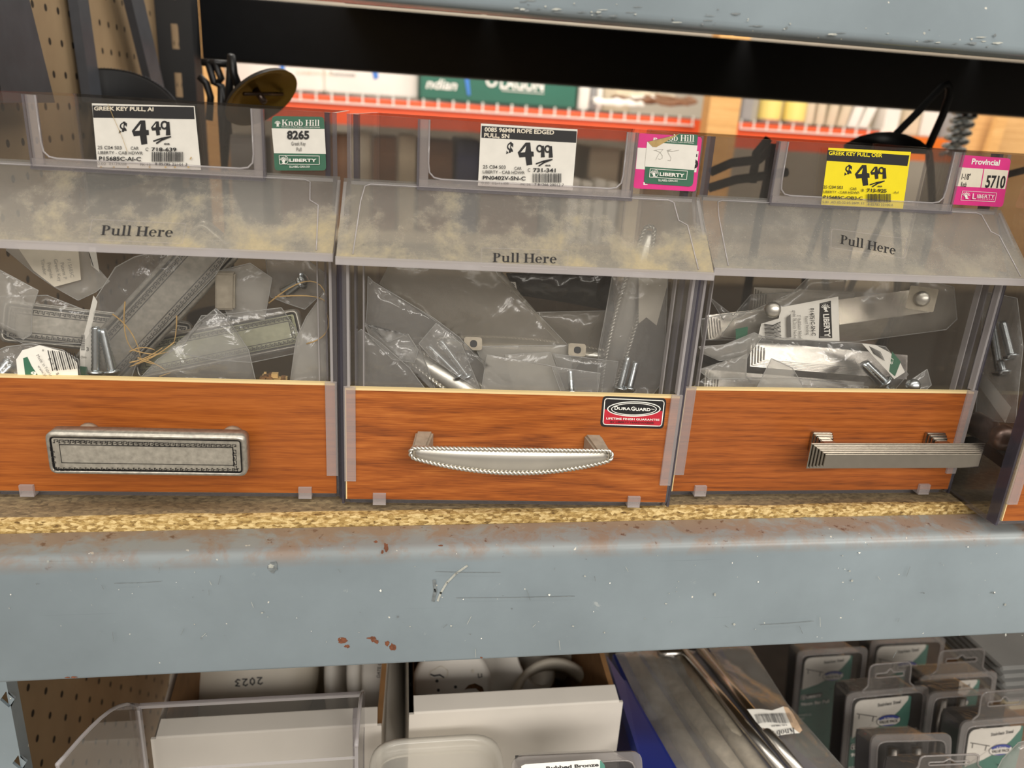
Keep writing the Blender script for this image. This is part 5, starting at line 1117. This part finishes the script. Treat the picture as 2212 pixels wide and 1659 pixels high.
# ================================================================== the shelf below
ZL = H - .74
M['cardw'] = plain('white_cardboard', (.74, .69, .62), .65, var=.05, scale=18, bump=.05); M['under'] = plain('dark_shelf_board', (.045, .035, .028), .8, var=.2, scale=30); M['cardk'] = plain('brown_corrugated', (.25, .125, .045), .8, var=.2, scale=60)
M['plastic'] = plain('white_plastic', (.74, .70, .64), .4, var=.03, scale=20); M['plastic2'] = plain('aged_white_plastic', (.66, .60, .50), .45, var=.04, scale=20)
M['blue'] = plain('blue_plastic', (.006, .022, .19), .3, var=.1, scale=20); M['slate'] = plain('blue_grey_insert', (.13, .16, .21), .6)
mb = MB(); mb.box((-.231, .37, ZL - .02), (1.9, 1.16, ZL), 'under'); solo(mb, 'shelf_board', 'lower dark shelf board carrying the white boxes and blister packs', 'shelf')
def wall4(mb, q, m_out, m_in, th):
    """upright wall through corner points q (bottom a, bottom b, top b, top a), outer face first, thickness inward th (vector)"""
    o = [Vector(p) for p in q]; i = [p + th for p in o]
    mb.add(o + i, [(0, 1, 2, 3)], m_out); mb.add(o + i, [(7, 6, 5, 4), (3, 2, 6, 7), (0, 3, 7, 4), (1, 5, 6, 2)], m_in)
def carton_open(label, fl_, fr_, Y, back, ztop_b, flare_r=0, flare_l=0):
    a, b_ = PX(*fl_, Y=Y), PX(*fr_, Y=Y); t = thing('cardboard_box', label, 'box', ((a.x + b_.x) / 2, Y, ZL))
    zt = (a.z + b_.z) / 2; x0, x1 = a.x, b_.x; th = .004
    mb = MB()
    mb.box((x0, Y, ZL), (x1, Y + .002, zt), 'cardw'); mb.prism(rounded([(Y, zt), (Y + .0005, zt + .0015), (Y + .0145, zt + .0045), (Y + .0150, zt - .004), (Y + .002, zt - .004)], [0, .001, .001, 0, 0], 3), 'x', x0 + .0035, x1 - .003, 'cardw')
    mb.build('front_panel', t, inv(t))
    Yb = Y + back
    mb = MB(); wall4(mb, [(x0, Y + .002, ZL), (x0, Yb, ZL), (x0 - flare_l, Yb, zt + ztop_b), (x0, Y + .002, zt - .006)][::-1], 'cardw', 'cardk', Vector((th, 0, 0))); mb.build('side_panel', t, inv(t))
    mb = MB(); wall4(mb, [(x1, Y + .002, ZL), (x1, Yb, ZL), (x1 + flare_r, Yb, zt + ztop_b), (x1, Y + .002, zt - .008)], 'cardw', 'cardk', Vector((-th, 0, 0))); mb.build('side_panel', t, inv(t))
    mb = MB(); mb.box((x0, Yb, ZL), (x1, Yb + .003, zt + ztop_b), 'cardk'); mb.box((x0, Y + .002, ZL), (x1, Yb, ZL + .003), 'cardk'); mb.build('back_panel', t, inv(t))
    return t, x0, x1, zt
YA = .447
carton_open('white cardboard box behind the clear bin at the lower left', (324, 1586), (824, 1578), YA, .26, .035, .015, .004)
_, bx0, bx1, bzt = carton_open('white cardboard box full of white plastic parts, lower centre', (884, 1530), (1344, 1530), .445, .24, .03, 0, -.003)
def disc(name, label, cat, p, ax, prof, m, n=48, spin=0):
    q = Vector(ax).normalized().to_track_quat('Z', 'Y').to_matrix().to_4x4() @ Matrix.Rotation(spin, 4, 'Z'); q.translation = Vector(p)
    t = thing(name, label, cat, tuple(Vector(p))); mb = MB(); mb.lathe(prof, m, n, q); mb.build('housing', t, inv(t)); return t, q
# smoke alarms in the left box
p = PX(530, 1460, Y=.585)
t, q = disc('smoke_alarm', 'white domed smoke alarm hand marked 2023 upside down', 'smoke alarm', p, (.05, -.80, .62), [(0, .020), (.030, .0195), (.052, .014), (.062, .004), (.064, -.012), (.060, -.016), (0, -.016)], 'plastic2')
mb = MB()
def on_dome(x, y, l):
    d = ray(x, y); n_ = q.to_3x3() @ Vector((0, 0, 1)); o = q @ Vector((0, 0, .0200)); return CAMP + d * ((o - CAMP).dot(n_) / d.dot(n_)) + n_ * (.0012 + l)
fl = Flat(mb, on_dome)
for pts in ([(566, 1477), (554, 1484), (550, 1474), (561, 1465), (567, 1461), (565, 1482), (567, 1478)],): pass
def hand(ch, x, y, s):
    st = {'2': [[(0, .8), (.3, 1), (.7, .85), (.6, .5), (.1, .05), (.8, .05)]], '0': [[(.4, 1), (.1, .7), (.1, .3), (.4, 0), (.75, .3), (.75, .7), (.4, 1)]], '3': [[(.1, .95), (.7, .9), (.3, .55), (.75, .3), (.4, 0), (.05, .1)]]}[ch]
    for l_ in st: fl.line([(x - a * s, y + b_ * s * 1.15) for a, b_ in l_], 2.6, 'ink')
for i, ch in enumerate('2023'): hand(ch, 567 - i * 16, 1463 + i * 1.6, 13)
mb.build('handwriting', t, inv(t))
p = PX(700, 1450, Y=.64)
disc('smoke_alarm', 'white smoke alarm leaning on edge just right of the 2023 one', 'smoke alarm', p, (.72, -.62, .25), [(0, .012), (.045, .011), (.058, .004), (.060, -.010), (0, -.010)], 'plastic2')
for k, (x, y, Y, w_, lab) in enumerate(((742, 1480, .56, .010, 'narrow white alarm base standing on edge, leftmost of three by the box end'), (792, 1478, .545, .011, 'white alarm base standing on edge, middle of three by the box end'), (838, 1490, .53, .021, 'white alarm on edge printed with an install date, right of three'))):
    p = PX(x, y, Y=Y) + Vector((0, .03, -.028)); t, q = disc('smoke_alarm', lab, 'smoke alarm', p, (.96, -.10, .20), [(0, w_ / 2), (.050, w_ / 2), (.0535, w_ / 2 - .003), (.0535, -w_ / 2 + .003), (.051, -w_ / 2), (0, -w_ / 2)], 'plastic')
    if k == 2:
        mb = MB(); fl = Flat(mb, lambda x, y, l: PX(x, y, Y=.5) if False else None)
        def on_rim(x, y, l):
            iq = q.inverted(); o = iq @ CAMP; d = iq.to_3x3() @ ray(x, y); A_ = d.x ** 2 + d.y ** 2; B_ = o.x * d.x + o.y * d.y; C_ = o.x ** 2 + o.y ** 2 - (.0537 + l) ** 2
            D_ = max(0., B_ * B_ - A_ * C_); return q @ (o + d * ((-B_ - math.sqrt(D_)) / A_))
        fl.fn = on_rim; fl.text(820, 1464, 7, 'DATE OF', 'grey_ink', None, .02, rot=-84); fl.text(833, 1466, 7, 'INSTALL', 'grey_ink', None, .02, rot=-84)
        mb.build('print', t, inv(t))
# parts in the right box
p = PX(976, 1478, Y=.53)
t, q = disc('alarm_base', 'round white mounting plate with keyhole and small black holes', 'mounting plate', p, (-.06, -.72, .69), [(0, .004), (.0285, .004), (.0325, .001), (.0335, -.004), (.0335, -.014), (0, -.014)], 'plastic')
mb = MB()
def on_plate(x, y, l):
    d = ray(x, y); n_ = q.to_3x3() @ Vector((0, 0, 1)); o = q @ Vector((0, 0, .0042)); return CAMP + d * ((o - CAMP).dot(n_) / d.dot(n_)) + n_ * (.0003 + l)
fl = Flat(mb, on_plate)
for x, y in ((944, 1471), (984, 1484), (947, 1491)): fl.ring(x, y, (3.6, 3.6), (0, 0), 'ink', n=12)
fl.line([tuple(a) for a in rounded([Vector(v_) for v_ in ((926, 1452), (940, 1446), (952, 1438), (968, 1448), (966, 1464), (950, 1466), (930, 1466))], 8, 4)], 1.6, 'plastic2', True); fl.line([(931, 1457), (938, 1460), (950, 1458), (958, 1463)], 3.2, 'ink')
fl.line([(887, 1476), (887, 1482), (892, 1478)], 2, 'grey_ink'); fl.line([(1033, 1456), (1034, 1464), (1041, 1462), (1040, 1456)], 2, 'grey_ink'); fl.ring(1022, 1450, (3, 4), (0, 0), 'plastic2', n=12)
fl.poly([(1003, 1490), (1012, 1480), (1026, 1476), (1042, 1484), (1048, 1500), (1047, 1508), (1040, 1498), (1028, 1487), (1012, 1488)], 'crumb'); mb.build('hole_marks', t, inv(t))
p = PX(1098, 1462, Y=.57)
disc('flange', 'white plastic flange with a flared rim leaning to the right', 'pipe fitting', p, (.62, -.30, .72), [(.022, .034), (.026, .034), (.027, .012), (.034, .006), (.046, .001), (.046, -.005), (.022, -.005), (.022, .034)], 'plastic')
p = PX(1160, 1450, Y=.61)
disc('flange', 'white plastic elbow collar behind the big ring', 'pipe fitting', p, (.60, .25, .70), [(.018, .022), (.026, .022), (.026, .010), (.020, .008), (.020, -.020), (.018, -.020), (.018, .022)], 'plastic')
p = PX(1232, 1432, Y=.60)
disc('domed_cover', 'cream domed cap under the beam at the back of the centre box', 'pipe fitting', p, (-.1, -.55, -.35), [(0, .016), (.026, .014), (.036, .004), (.037, -.010), (0, -.010)], 'plastic2')
p = PX(1198, 1528, Y=.525)
disc('pipe_ring', 'large cream plastic ring at the right of the centre box', 'pipe fitting', p, (0, -.62, .78), [(.0330, .012), (.0360, .014), (.0390, .012), (.0400, -.014), (.0330, -.014), (.0320, .0), (.0330, .012)], 'plastic2')
p = PX(1205, 1520, Y=.56)
mb = MB()
for k in range(4): mb.box((p.x - .020 + k * .009, p.y - .004, p.z - .03), (p.x - .014 + k * .009, p.y + .012, p.z + .006 - .002 * k), 'plastic2')
solo(mb, 'ribbed_insert', 'ribbed pale insert standing inside the large cream ring', 'pipe fitting')

# ---- the clear bin lying in front of the left box
Yk = .436
pa = PX(300, 1521, Y=Yk); pb = PX(782, 1499, Y=Yk); xl, xr2 = pa.x, pb.x; zt = (pa.z + pb.z) / 2
t = thing('display_bin', 'empty clear bin with curved side on the shelf below, lower left', 'display bin', ((xl + xr2) / 2, Yk, ZL))
Mi = inv(t); front = PX(128, 1648, X=xl)
side = [(Yk, ZL), (Yk, zt)]
for px_, py_ in ((276, 1521), (258, 1526), (240, 1536), (220, 1552), (200, 1571), (180, 1592), (160, 1615), (142, 1636), (128, 1652)):
    p = PX(px_, py_, X=xl); side.append((p.y, p.z))
side += [(front.y, ZL)]
for x, nm in ((xl - .0018, 'side_wall'), (xr2, 'side_wall')):
    mb = MB(); mb.prism(side, 'x', x, x + .0018, 'clear', 'rim')
    mb.tube([Vector((x + .0009, p[0], p[1])) for p in side[1:-1]], .0012, 'rim', 6); mb.build(nm, t, Mi)
mb = MB(); mb.box((xl, Yk, ZL), (xr2, Yk + .0018, zt), 'clear', 'rim', 'y'); mb.box((xl, Yk - .0012, zt - .0022), (xr2 + .001, Yk + .0018, zt), 'rim'); mb.box((xl + .0002, Yk - .004, ZL), (xl + .0014, Yk, zt - .001), 'rim'); mb.build('back_wall', t, Mi)
mb = MB(); mb.box((xr2 - .006, Yk - .010, ZL), (xr2, Yk, zt - .012), 'edge'); mb.box((xr2 - .0015, Yk - .03, ZL), (xr2 + .002, Yk - .010, zt - .02), 'edge'); mb.build('corner_channel', t, Mi)
mb = MB(); mb.box((xl, front.y, ZL), (xr2, Yk, ZL + .002), 'clear', 'rim', 'z'); mb.box((xl, front.y, ZL), (xr2, front.y + .002, front.z - .01), 'clear', 'rim', 'y'); mb.build('bottom', t, Mi)

# ---- frosted tub
def loft(mb, rings, m, closed_bottom=True):
    n = len(rings[0]); vs = [p for r in rings for p in r]
    fs = [(i * n + j, i * n + (j + 1) % n, (i + 1) * n + (j + 1) % n, (i + 1) * n + j) for i in range(len(rings) - 1) for j in range(n)]
    if closed_bottom: fs.append(tuple(range((len(rings) - 1) * n, len(rings) * n)))
    mb.add(vs, fs, m, True)
pa, pb, pc = PX(795, 1640, Y=.39), PX(1097, 1640, Y=.39), PX(945, 1588, Y=.428)
cx_, hx_ = (pa.x + pb.x) / 2, (pb.x - pa.x) / 2; zt = pc.z; cy_ = .428 - .052
t = thing('food_tub', 'frosted plastic tub with a thick rounded rim in front of the centre box', 'tub', (cx_, cy_, ZL))
def rl(k, z, hy=.052): return [Vector((cx_ + x, cy_ + y, z)) for x, y in rounded([(-hx_ * k, -hy * k), (hx_ * k, -hy * k), (hx_ * k, hy * k), (-hx_ * k, hy * k)], .022 * k, 6)]
mb = MB(); loft(mb, [rl(.90, zt - .012), rl(.99, zt - .012), rl(1., zt - .004), rl(.985, zt), rl(.93, zt), rl(.905, zt - .003), rl(.895, zt - .012)], 'tub', False); mb.build('rim', t, inv(t))
mb = MB(); loft(mb, [rl(.89, zt - .010), rl(.87, zt - .022), rl(.82, ZL + .006), rl(.78, ZL + .001)], 'tub'); mb.build('body', t, inv(t))
mb = MB(); a, b_ = PX(838, 1640, Y=.405), PX(876, 1640, Y=.405); mb.box((a.x, cy_ - .010, ZL + .0025), (b_.x, cy_ + .012, zt - .030), 'slate'); solo(mb, 'card_insert', 'blue grey card standing inside the frosted tub', 'card')

# ---- blue tray, rods in clear sleeves
mb = MB(); pts = [PX(1311, 1416, Y=.56), PX(1348, 1470, Y=.52), PX(1462, 1670, Y=.40), PX(1392, 1670, Y=.40)]
w_ = Vector((.22, .03, 0)); dn = Vector((0, 0, -.012))
mb.hexa([pts[3] + dn, pts[2] + dn, pts[1] + dn, pts[0] + dn, pts[3], pts[2], pts[1], pts[0]], 'blue')
a = [pts[2], pts[2] + Vector((.145, -.01, -.012)), pts[1] + Vector((.10, .05, -.012)), pts[1]]
mb.hexa([p + Vector((0, 0, -.03)) for p in a] + [p + Vector((0, 0, -.024)) for p in a], 'blue'); 
mb.hexa([pts[2] + dn * 3, pts[1] + dn * 3, pts[1] + dn * 3 + Vector((.002, 0, 0)), pts[2] + dn * 3 + Vector((.002, 0, 0)), pts[2], pts[1], pts[1] + Vector((.002, 0, 0)), pts[2] + Vector((.002, 0, 0))], 'blue')
mb.box((pts[2].x + .004, pts[2].y + .02, ZL), (pts[2].x + .11, pts[1].y + .05, pts[2].z - .035), 'blue')
solo(mb, 'blue_tray', 'blue plastic tray with a raised edge, right of the centre box', 'tray')
def sleeve(label, q, seed, m='bag', thick=.008):
    o_ = [(x, y, Y) for x, y, Y in q]; t = bagthing(label, o_, name='sleeved_rods', cat='bagged hardware'); addbag(t, o_, thick, seed, m, cell=.009, crumple=.0025); return t
M['rodmetal'] = plain('brushed_steel', (.52, .49, .45), .24, 1., var=.05, scale=40)
M['sleeve'] = clear('hazy_poly_sleeve', (.94, .93, .92), .30, (.62, .59, .54), 1.5, .16, bump=.35, bscale=40)
t = sleeve('clear sleeve of long steel rods slanting down from under the beam, left of two', [(1330, 1412, .56), (1420, 1400, .56), (1540, 1410, .56), (1745, 1690, .40), (1470, 1690, .40), (1400, 1560, .47)], 61, 'sleeve')
for a, b_, r in (((1405, 1405, .57), (1600, 1690, .41), .0085), ((1450, 1402, .565), (1655, 1690, .405), .0075), ((1362, 1420, .57), (1530, 1690, .415), .0075)):
    mb = MB(); mb.tube([PX(a[0], a[1], Y=a[2]), PX(b_[0], b_[1], Y=b_[2])], r, 'satin_old', 16); mb.build('rod', t, inv(t))
for k, (a, b_, r, lab) in enumerate((((1474, 1402, .555), (1716, 1700, .388), .0042, 'shiny steel bar, lower of two lying between the clear sleeves'), ((1508, 1396, .56), (1752, 1700, .39), .0048, 'shiny steel bar, upper of two lying between the clear sleeves'))):
    mb = MB(); mb.tube([PX(a[0], a[1], Y=a[2]), PX(b_[0], b_[1], Y=b_[2])], r, 'rodmetal', 16)
    if k == 0: mb.tube([PX(1474, 1402, Y=.555), PX(1470, 1411, Y=.55), PX(1422, 1412, Y=.55)], .0040, 'rodmetal', 12)
    solo(mb, 'steel_bar', lab, 'steel bar')
t = sleeve('clear sleeve with a stained barcode label hanging over the blue tray, right of two', [(1528, 1396, .57), (1618, 1392, .57), (1700, 1520, .49), (1850, 1690, .405), (1750, 1690, .40), (1600, 1500, .49)], 62, 'sleeve', .005)
def onsl(x, y, l):
    o = PX(1668, 1560, Y=.455); n_ = (CAMP - o).normalized(); d = ray(x, y); return CAMP + d * ((o + n_ * (.012 + l) - CAMP).dot(n_) / d.dot(n_))
M['stain'] = plain('stained_label', (.55, .38, .24), .7, var=.35, scale=90)
mb = MB(); fl = Flat(mb, onsl); z_ = 5.53; c = lambda x, y: (1440 + x / z_, 1380 + y / z_)
fl.poly([c(*p) for p in ((962, 842), (1120, 838), (1260, 855), (1395, 808), (1450, 820), (1500, 880), (1620, 1090), (1590, 1125), (1420, 1140), (1230, 1180), (1150, 1080), (1060, 980))], 'white')
fl.poly([c(*p) for p in ((1395, 808), (1450, 820), (1500, 880), (1620, 1090), (1590, 1125), (1500, 1060), (1440, 930))], 'stain'); fl.poly([c(*p) for p in ((1140, 1060), (1240, 1090), (1260, 1150), (1230, 1180))], 'crumb')
r_b = random.Random(9)
for i in range(30):
    x = 1050 + i * 14.2; y0 = 905 + i * -.6; fl.line([c(x, y0), c(x + 42, y0 + 105 - 10 * math.sin(i / 5))], r_b.choice((.6, .9, 1.4)), 'ink')
q1 = c(1525, 1062); fl.text(q1[0], q1[1], 13, 'Knob H', 'ink', q1[0] + 56, .0, serif=True, rot=171); q1 = c(1440, 1020); fl.text(q1[0], q1[1], 3.4, '4-00L-TMM-B08', 'ink', q1[0] + 34, .01, rot=176); q1 = c(1385, 895); fl.text(q1[0], q1[1], 5, '22785 78520', 'grey_ink', q1[0] + 52, rot=180)
mb.build('barcode_label', t, inv(t))

# ---- blister packs
M['pack_shade'] = plain('interior_shade', (.045, .042, .040), .6)
def blister(label, tl, tr, Y, tab=True, front=True, h=.16, d=.030, lean=.16, yaw=0., text1='Stainless Steel', teal_only=False, tabw=.50, tabh=.026):
    a, b_ = PX(tl[0], tl[1], Y=Y), PX(tr[0], tr[1], Y=Y); w_ = (b_ - a).length; ax = (b_ - a).normalized()
    h = min(h, max(.03, (a.z - ZL) / math.cos(lean) - .001))
    up = Vector((0, math.sin(lean), math.cos(lean))); up = (up - ax * up.dot(ax)).normalized(); n_ = ax.cross(up)      # faces the viewer
    m4 = Matrix((ax, up, n_)).transposed().to_4x4(); m4.translation = a
    t = thing('blister_pack', label, 'blister pack', tuple(a + up * -h)); K = inv(t) @ m4
    s = 1; r = .007
    body = lambda e, hh0=0: rounded([(e, -h + e), (w_ - e, -h + e), (w_ - e, -e), (e, -e)], r, 4)
    mb = MB(); A = [(p[0], p[1], 0) for p in body(.0035)]; B = [(p[0], p[1], -d) for p in body(.0055)]; n = len(A)
    mb.add(A + B, [(i, n + i, n + (i + 1) % n, (i + 1) % n) for i in range(n)] + [tuple(range(n, 2 * n))[::-1], tuple(range(n))], 'blister', False); mb.build('shell', t, K)
    mb = MB(); o1, i1 = body(-.0015), body(.0035); n = len(o1)
    vs = [(p[0], p[1], .0004) for p in o1] + [(p[0], p[1], .0004) for p in i1] + [(p[0], p[1], -.0016) for p in o1]
    mb.add(vs, [(i, (i + 1) % n, n + (i + 1) % n, n + i) for i in range(n)] + [(i, 2 * n + i, 2 * n + (i + 1) % n, (i + 1) % n) for i in range(n)], 'blister_edge')
    mb.tube([Vector((p[0], p[1], .0006)) for p in i1], .0007, 'blister_edge', 5, closed=True); mb.build('flange', t, K)
    if tab:
        cxx = w_ * .5; hw = w_ * tabw / 2; y1 = tabh
        out = rounded([(cxx - hw * 1.35, 0), (cxx - hw, .006), (cxx - hw, y1), (cxx + hw, y1), (cxx + hw, .006), (cxx + hw * 1.35, 0)], [.002, .004, .006, .006, .004, .002], 5)
        sl = rounded([(cxx - hw * .68, y1 * .50), (cxx + hw * .68, y1 * .50), (cxx + hw * .68, y1 * .66), (cxx + hw * .18, y1 * .66), (cxx, y1 * .82), (cxx - hw * .18, y1 * .66), (cxx - hw * .68, y1 * .66)], [.0016, .0016, .0016, .001, .0016, .001, .0016], 3)
        bm = bmesh.new(); 
        e_all = []
        for lp in (out, sl):
            vv = [bm.verts.new((p[0], p[1], 0)) for p in lp]; e_all += [bm.edges.new((vv[i], vv[(i + 1) % len(vv)])) for i in range(len(vv))]
        bmesh.ops.triangle_fill(bm, use_beauty=True, use_dissolve=False, edges=e_all); bm.verts.ensure_lookup_table(); bm.verts.index_update()
        vs = [tuple(v.co) for v in bm.verts]; fs = [tuple(v.index for v in f_.verts) for f_ in bm.faces]; bm.free(); mb = MB(); mb.add(vs, fs, 'blister'); mb.add([(x, y, -.0008) for x, y, z in vs], [f_[::-1] for f_ in fs], 'blister')
        mb.tube([Vector((p[0], p[1], 0)) for p in out], .0008, 'blister_edge', 5); mb.tube([Vector((p[0], p[1], 0)) for p in sl], .0007, 'blister_edge', 5, closed=True); mb.build('hang_tab', t, K)
    if front:
        cw = w_ * .70; x0 = .0065; y0 = -.0075; ch = min(h - .012, .115); mb = MB(); S = cw / 100.
        fl = Flat(mb, lambda x, y, l: Vector((x0 + x * S, y0 - y * S, -.0012 + l))); H_ = ch / S
        white = rounded([(3, H_ * 0 + 70), (3, 0), (100, 0), (98, 8), (84, 26), (60, 46), (36, 58), (3, 68)], [0, 14, 3, 0, 0, 0, 0, 0], 4)
        fl.poly([(0, 66), (36, 57), (60, 45), (84, 25), (99, 0), (104, 2), (104, 40), (96, H_ * .55), (80, H_), (0, H_)], 'teal'); fl.poly(white, 'white')
        fl.text(44, 15, 6.2, text1, 'ink', 86, .03, rot=-4); fl.line([(8, 24), (44, 33)], 1.8, 'grey_ink'); fl.line([(12, 26), (12, 33)], 2, 'grey_ink'); fl.line([(38, 33), (37, 40)], 2, 'grey_ink')
        fl.ring(66, 42, (22, 11), (0, 0), 'ink', n=26); fl.ring(66, 42, (21, 10.2), (0, 0), 'whiteprint', n=26); fl.ring(66, 42, (21, 10.2), (17, 4.5), 'blue_print', 205, 335, 16); fl.put(*pg(*[(66 + 19.6 * math.cos(math.radians(a_)), 42 + 9.4 * math.sin(math.radians(a_))) for a_ in range(202, 340, 8)]), 'blue_print'); fl.put(*pg(*[(66 + 19 * math.cos(math.radians(a_)), 42 + 9.6 * math.sin(math.radians(a_))) for a_ in range(50, 132, 8)]), 'blue_print')
        fl.text(57, 38.5, 3.2, '4 Piece', 'whiteprint', 75, .02); fl.text(49, 46, 5.4, 'VALUE PACK', 'ink', 83, .02)
        fl.poly([(2, 79), (46, 76), (46, 86), (2, 89)], 'ink'); fl.rframe(1.5, 78, 11.5, 89, 3, 1.0, 'whiteprint'); crest(fl, 2.4, 79, 8, 'whiteprint'); fl.text(13, 85.6, 5.2, 'LIBERTY', 'whiteprint', 44, .04, rot=-3)
        fl.text(2, 101, 6.6, '96mm Bar Pull', 'whiteprint', 62, .03, rot=-3); fl.text(0, 123, 4.2, 'P13457C-SS', 'whiteprint', 26); fl.text(0, 131, 4.2, '6757', 'whiteprint', 12)
        fl.ring(63, 68, (1.4, 1.4), (0, 0), 'ink', n=8); mb.build('printed_card', t, K)
    mb = MB(); mb.box((.0062, -h + .007, -d + .0006), (w_ - .0062, -.0065, -d + .0016), 'pack_shade'); mb.build('shade_sheet', t, K)  # dark sheet added to stand in for the shade inside the pack
    mb = MB()
    for i in range(2): mb.tube([(w_ * (.45 + .32 * i), -h + .010, -d * .55), (w_ * (.45 + .32 * i), -.016, -d * .55)], .0045, 'rodmetal', 10); mb.build('bar_pull', t, K); mb = MB()
    return t
G_ = None
blister('blister pack with a stainless steel card, nearest to the sleeves', (1726, 1409), (1872, 1400), .60, tab=False)
blister('blister pack half hidden at the back, second from the sleeves', (1884, 1385), (2040, 1378), .64, tab=False)
blister('blister pack with tall hang tab just under the beam, third from the sleeves', (1990, 1462), (2152, 1452), .545, tabw=.60)
blister('blister pack with full printed card in the middle of the group', (1832, 1500), (2004, 1484), .490, tabw=.52)
blister('blank clear blister seen between two printed packs', (2010, 1500), (2140, 1490), .475, tab=False, front=False, h=.12)
blister('blister pack with printed card at the right edge of the picture', (2080, 1562), (2246, 1548), .437, tabw=.62, text1='Stainless Steel')
blister('blank dark blister in front of the middle printed pack', (1886, 1592), (2052, 1588), .418, tab=False, front=False, h=.10, lean=.35)
blister('blister pack with only its slotted hang tab rising at the bottom edge', (1958, 1676), (2130, 1668), .366, front=False, tabw=.74, tabh=.0145, h=.09)
def f(fl):pass
a, b_ = PX(1106, 1632, Y=.375), PX(1386, 1624, Y=.375)
t = blister('wide blister pack with a bronze pull card lying low in front of the centre box', (1110, 1640), (1382, 1628), .375, tab=False, front=False, h=.08, lean=.5)
m4 = None
mb = MB()
def onb(x, y, l):
    o = PX(1240, 1640, Y=.366); n_ = Vector((0, -math.cos(.5), math.sin(.5))); d = ray(x, y); return CAMP + d * ((o + n_ * (.0004 + l) - CAMP).dot(n_) / d.dot(n_))
fl = Flat(mb, onb); fl.poly([(1126, 1655), (1134, 1651), (1290, 1640), (1298, 1642), (1298, 1690), (1126, 1690)], 'white'); fl.poly([(1296, 1641), (1306, 1652), (1312, 1690), (1296, 1690)], 'teal'); fl.text(1180, 1663, 7.4, 'Rubbed Bronze', 'ink', 1294, .04, rot=-4); mb.build('printed_card', t, inv(t))

# ---- papers and wrap at the right edge
for k, lab in enumerate(('lowest', 'second lowest', 'third from the bottom', 'third from the top', 'second from the top', 'topmost')):
    a, b_ = PX(2150 - k * 3, 1500 - k * 17, Y=.60), PX(2330, 1488 - k * 17, Y=.60); mb = MB()
    mb.hexa([(a.x, .58, a.z - .0045), (b_.x, .58, b_.z - .0045), (b_.x, .80, b_.z - .0045), (a.x, .80, a.z - .0045), (a.x, .58, a.z), (b_.x, .58, b_.z), (b_.x, .80, b_.z), (a.x, .80, a.z)], 'greyc' if k else 'beige')
    solo(mb, 'flat_carton', lab + ' of the flat grey cartons stacked right of the blister packs', 'carton', None, 'flat cartons stacked at the right', bevel=.0015)
p0 = PX(2160, 1500, Y=.60); mb = MB(); mb.box((p0.x - .004, .585, ZL), (p0.x + .14, .79, p0.z - .0048), 'cardk'); solo(mb, 'cardboard_box', 'brown box under the stack of flat grey cartons', 'box')
o_ = [(2140, 1690, .36), (2165, 1640, .36), (2200, 1604, .36), (2260, 1590, .36), (2300, 1690, .36)]
t = bagthing('shiny crumpled clear wrap in the bottom right corner', o_, name='plastic_wrap', cat='plastic wrap'); addbag(t, o_, .010, 71, 'bag', crumple=.005)
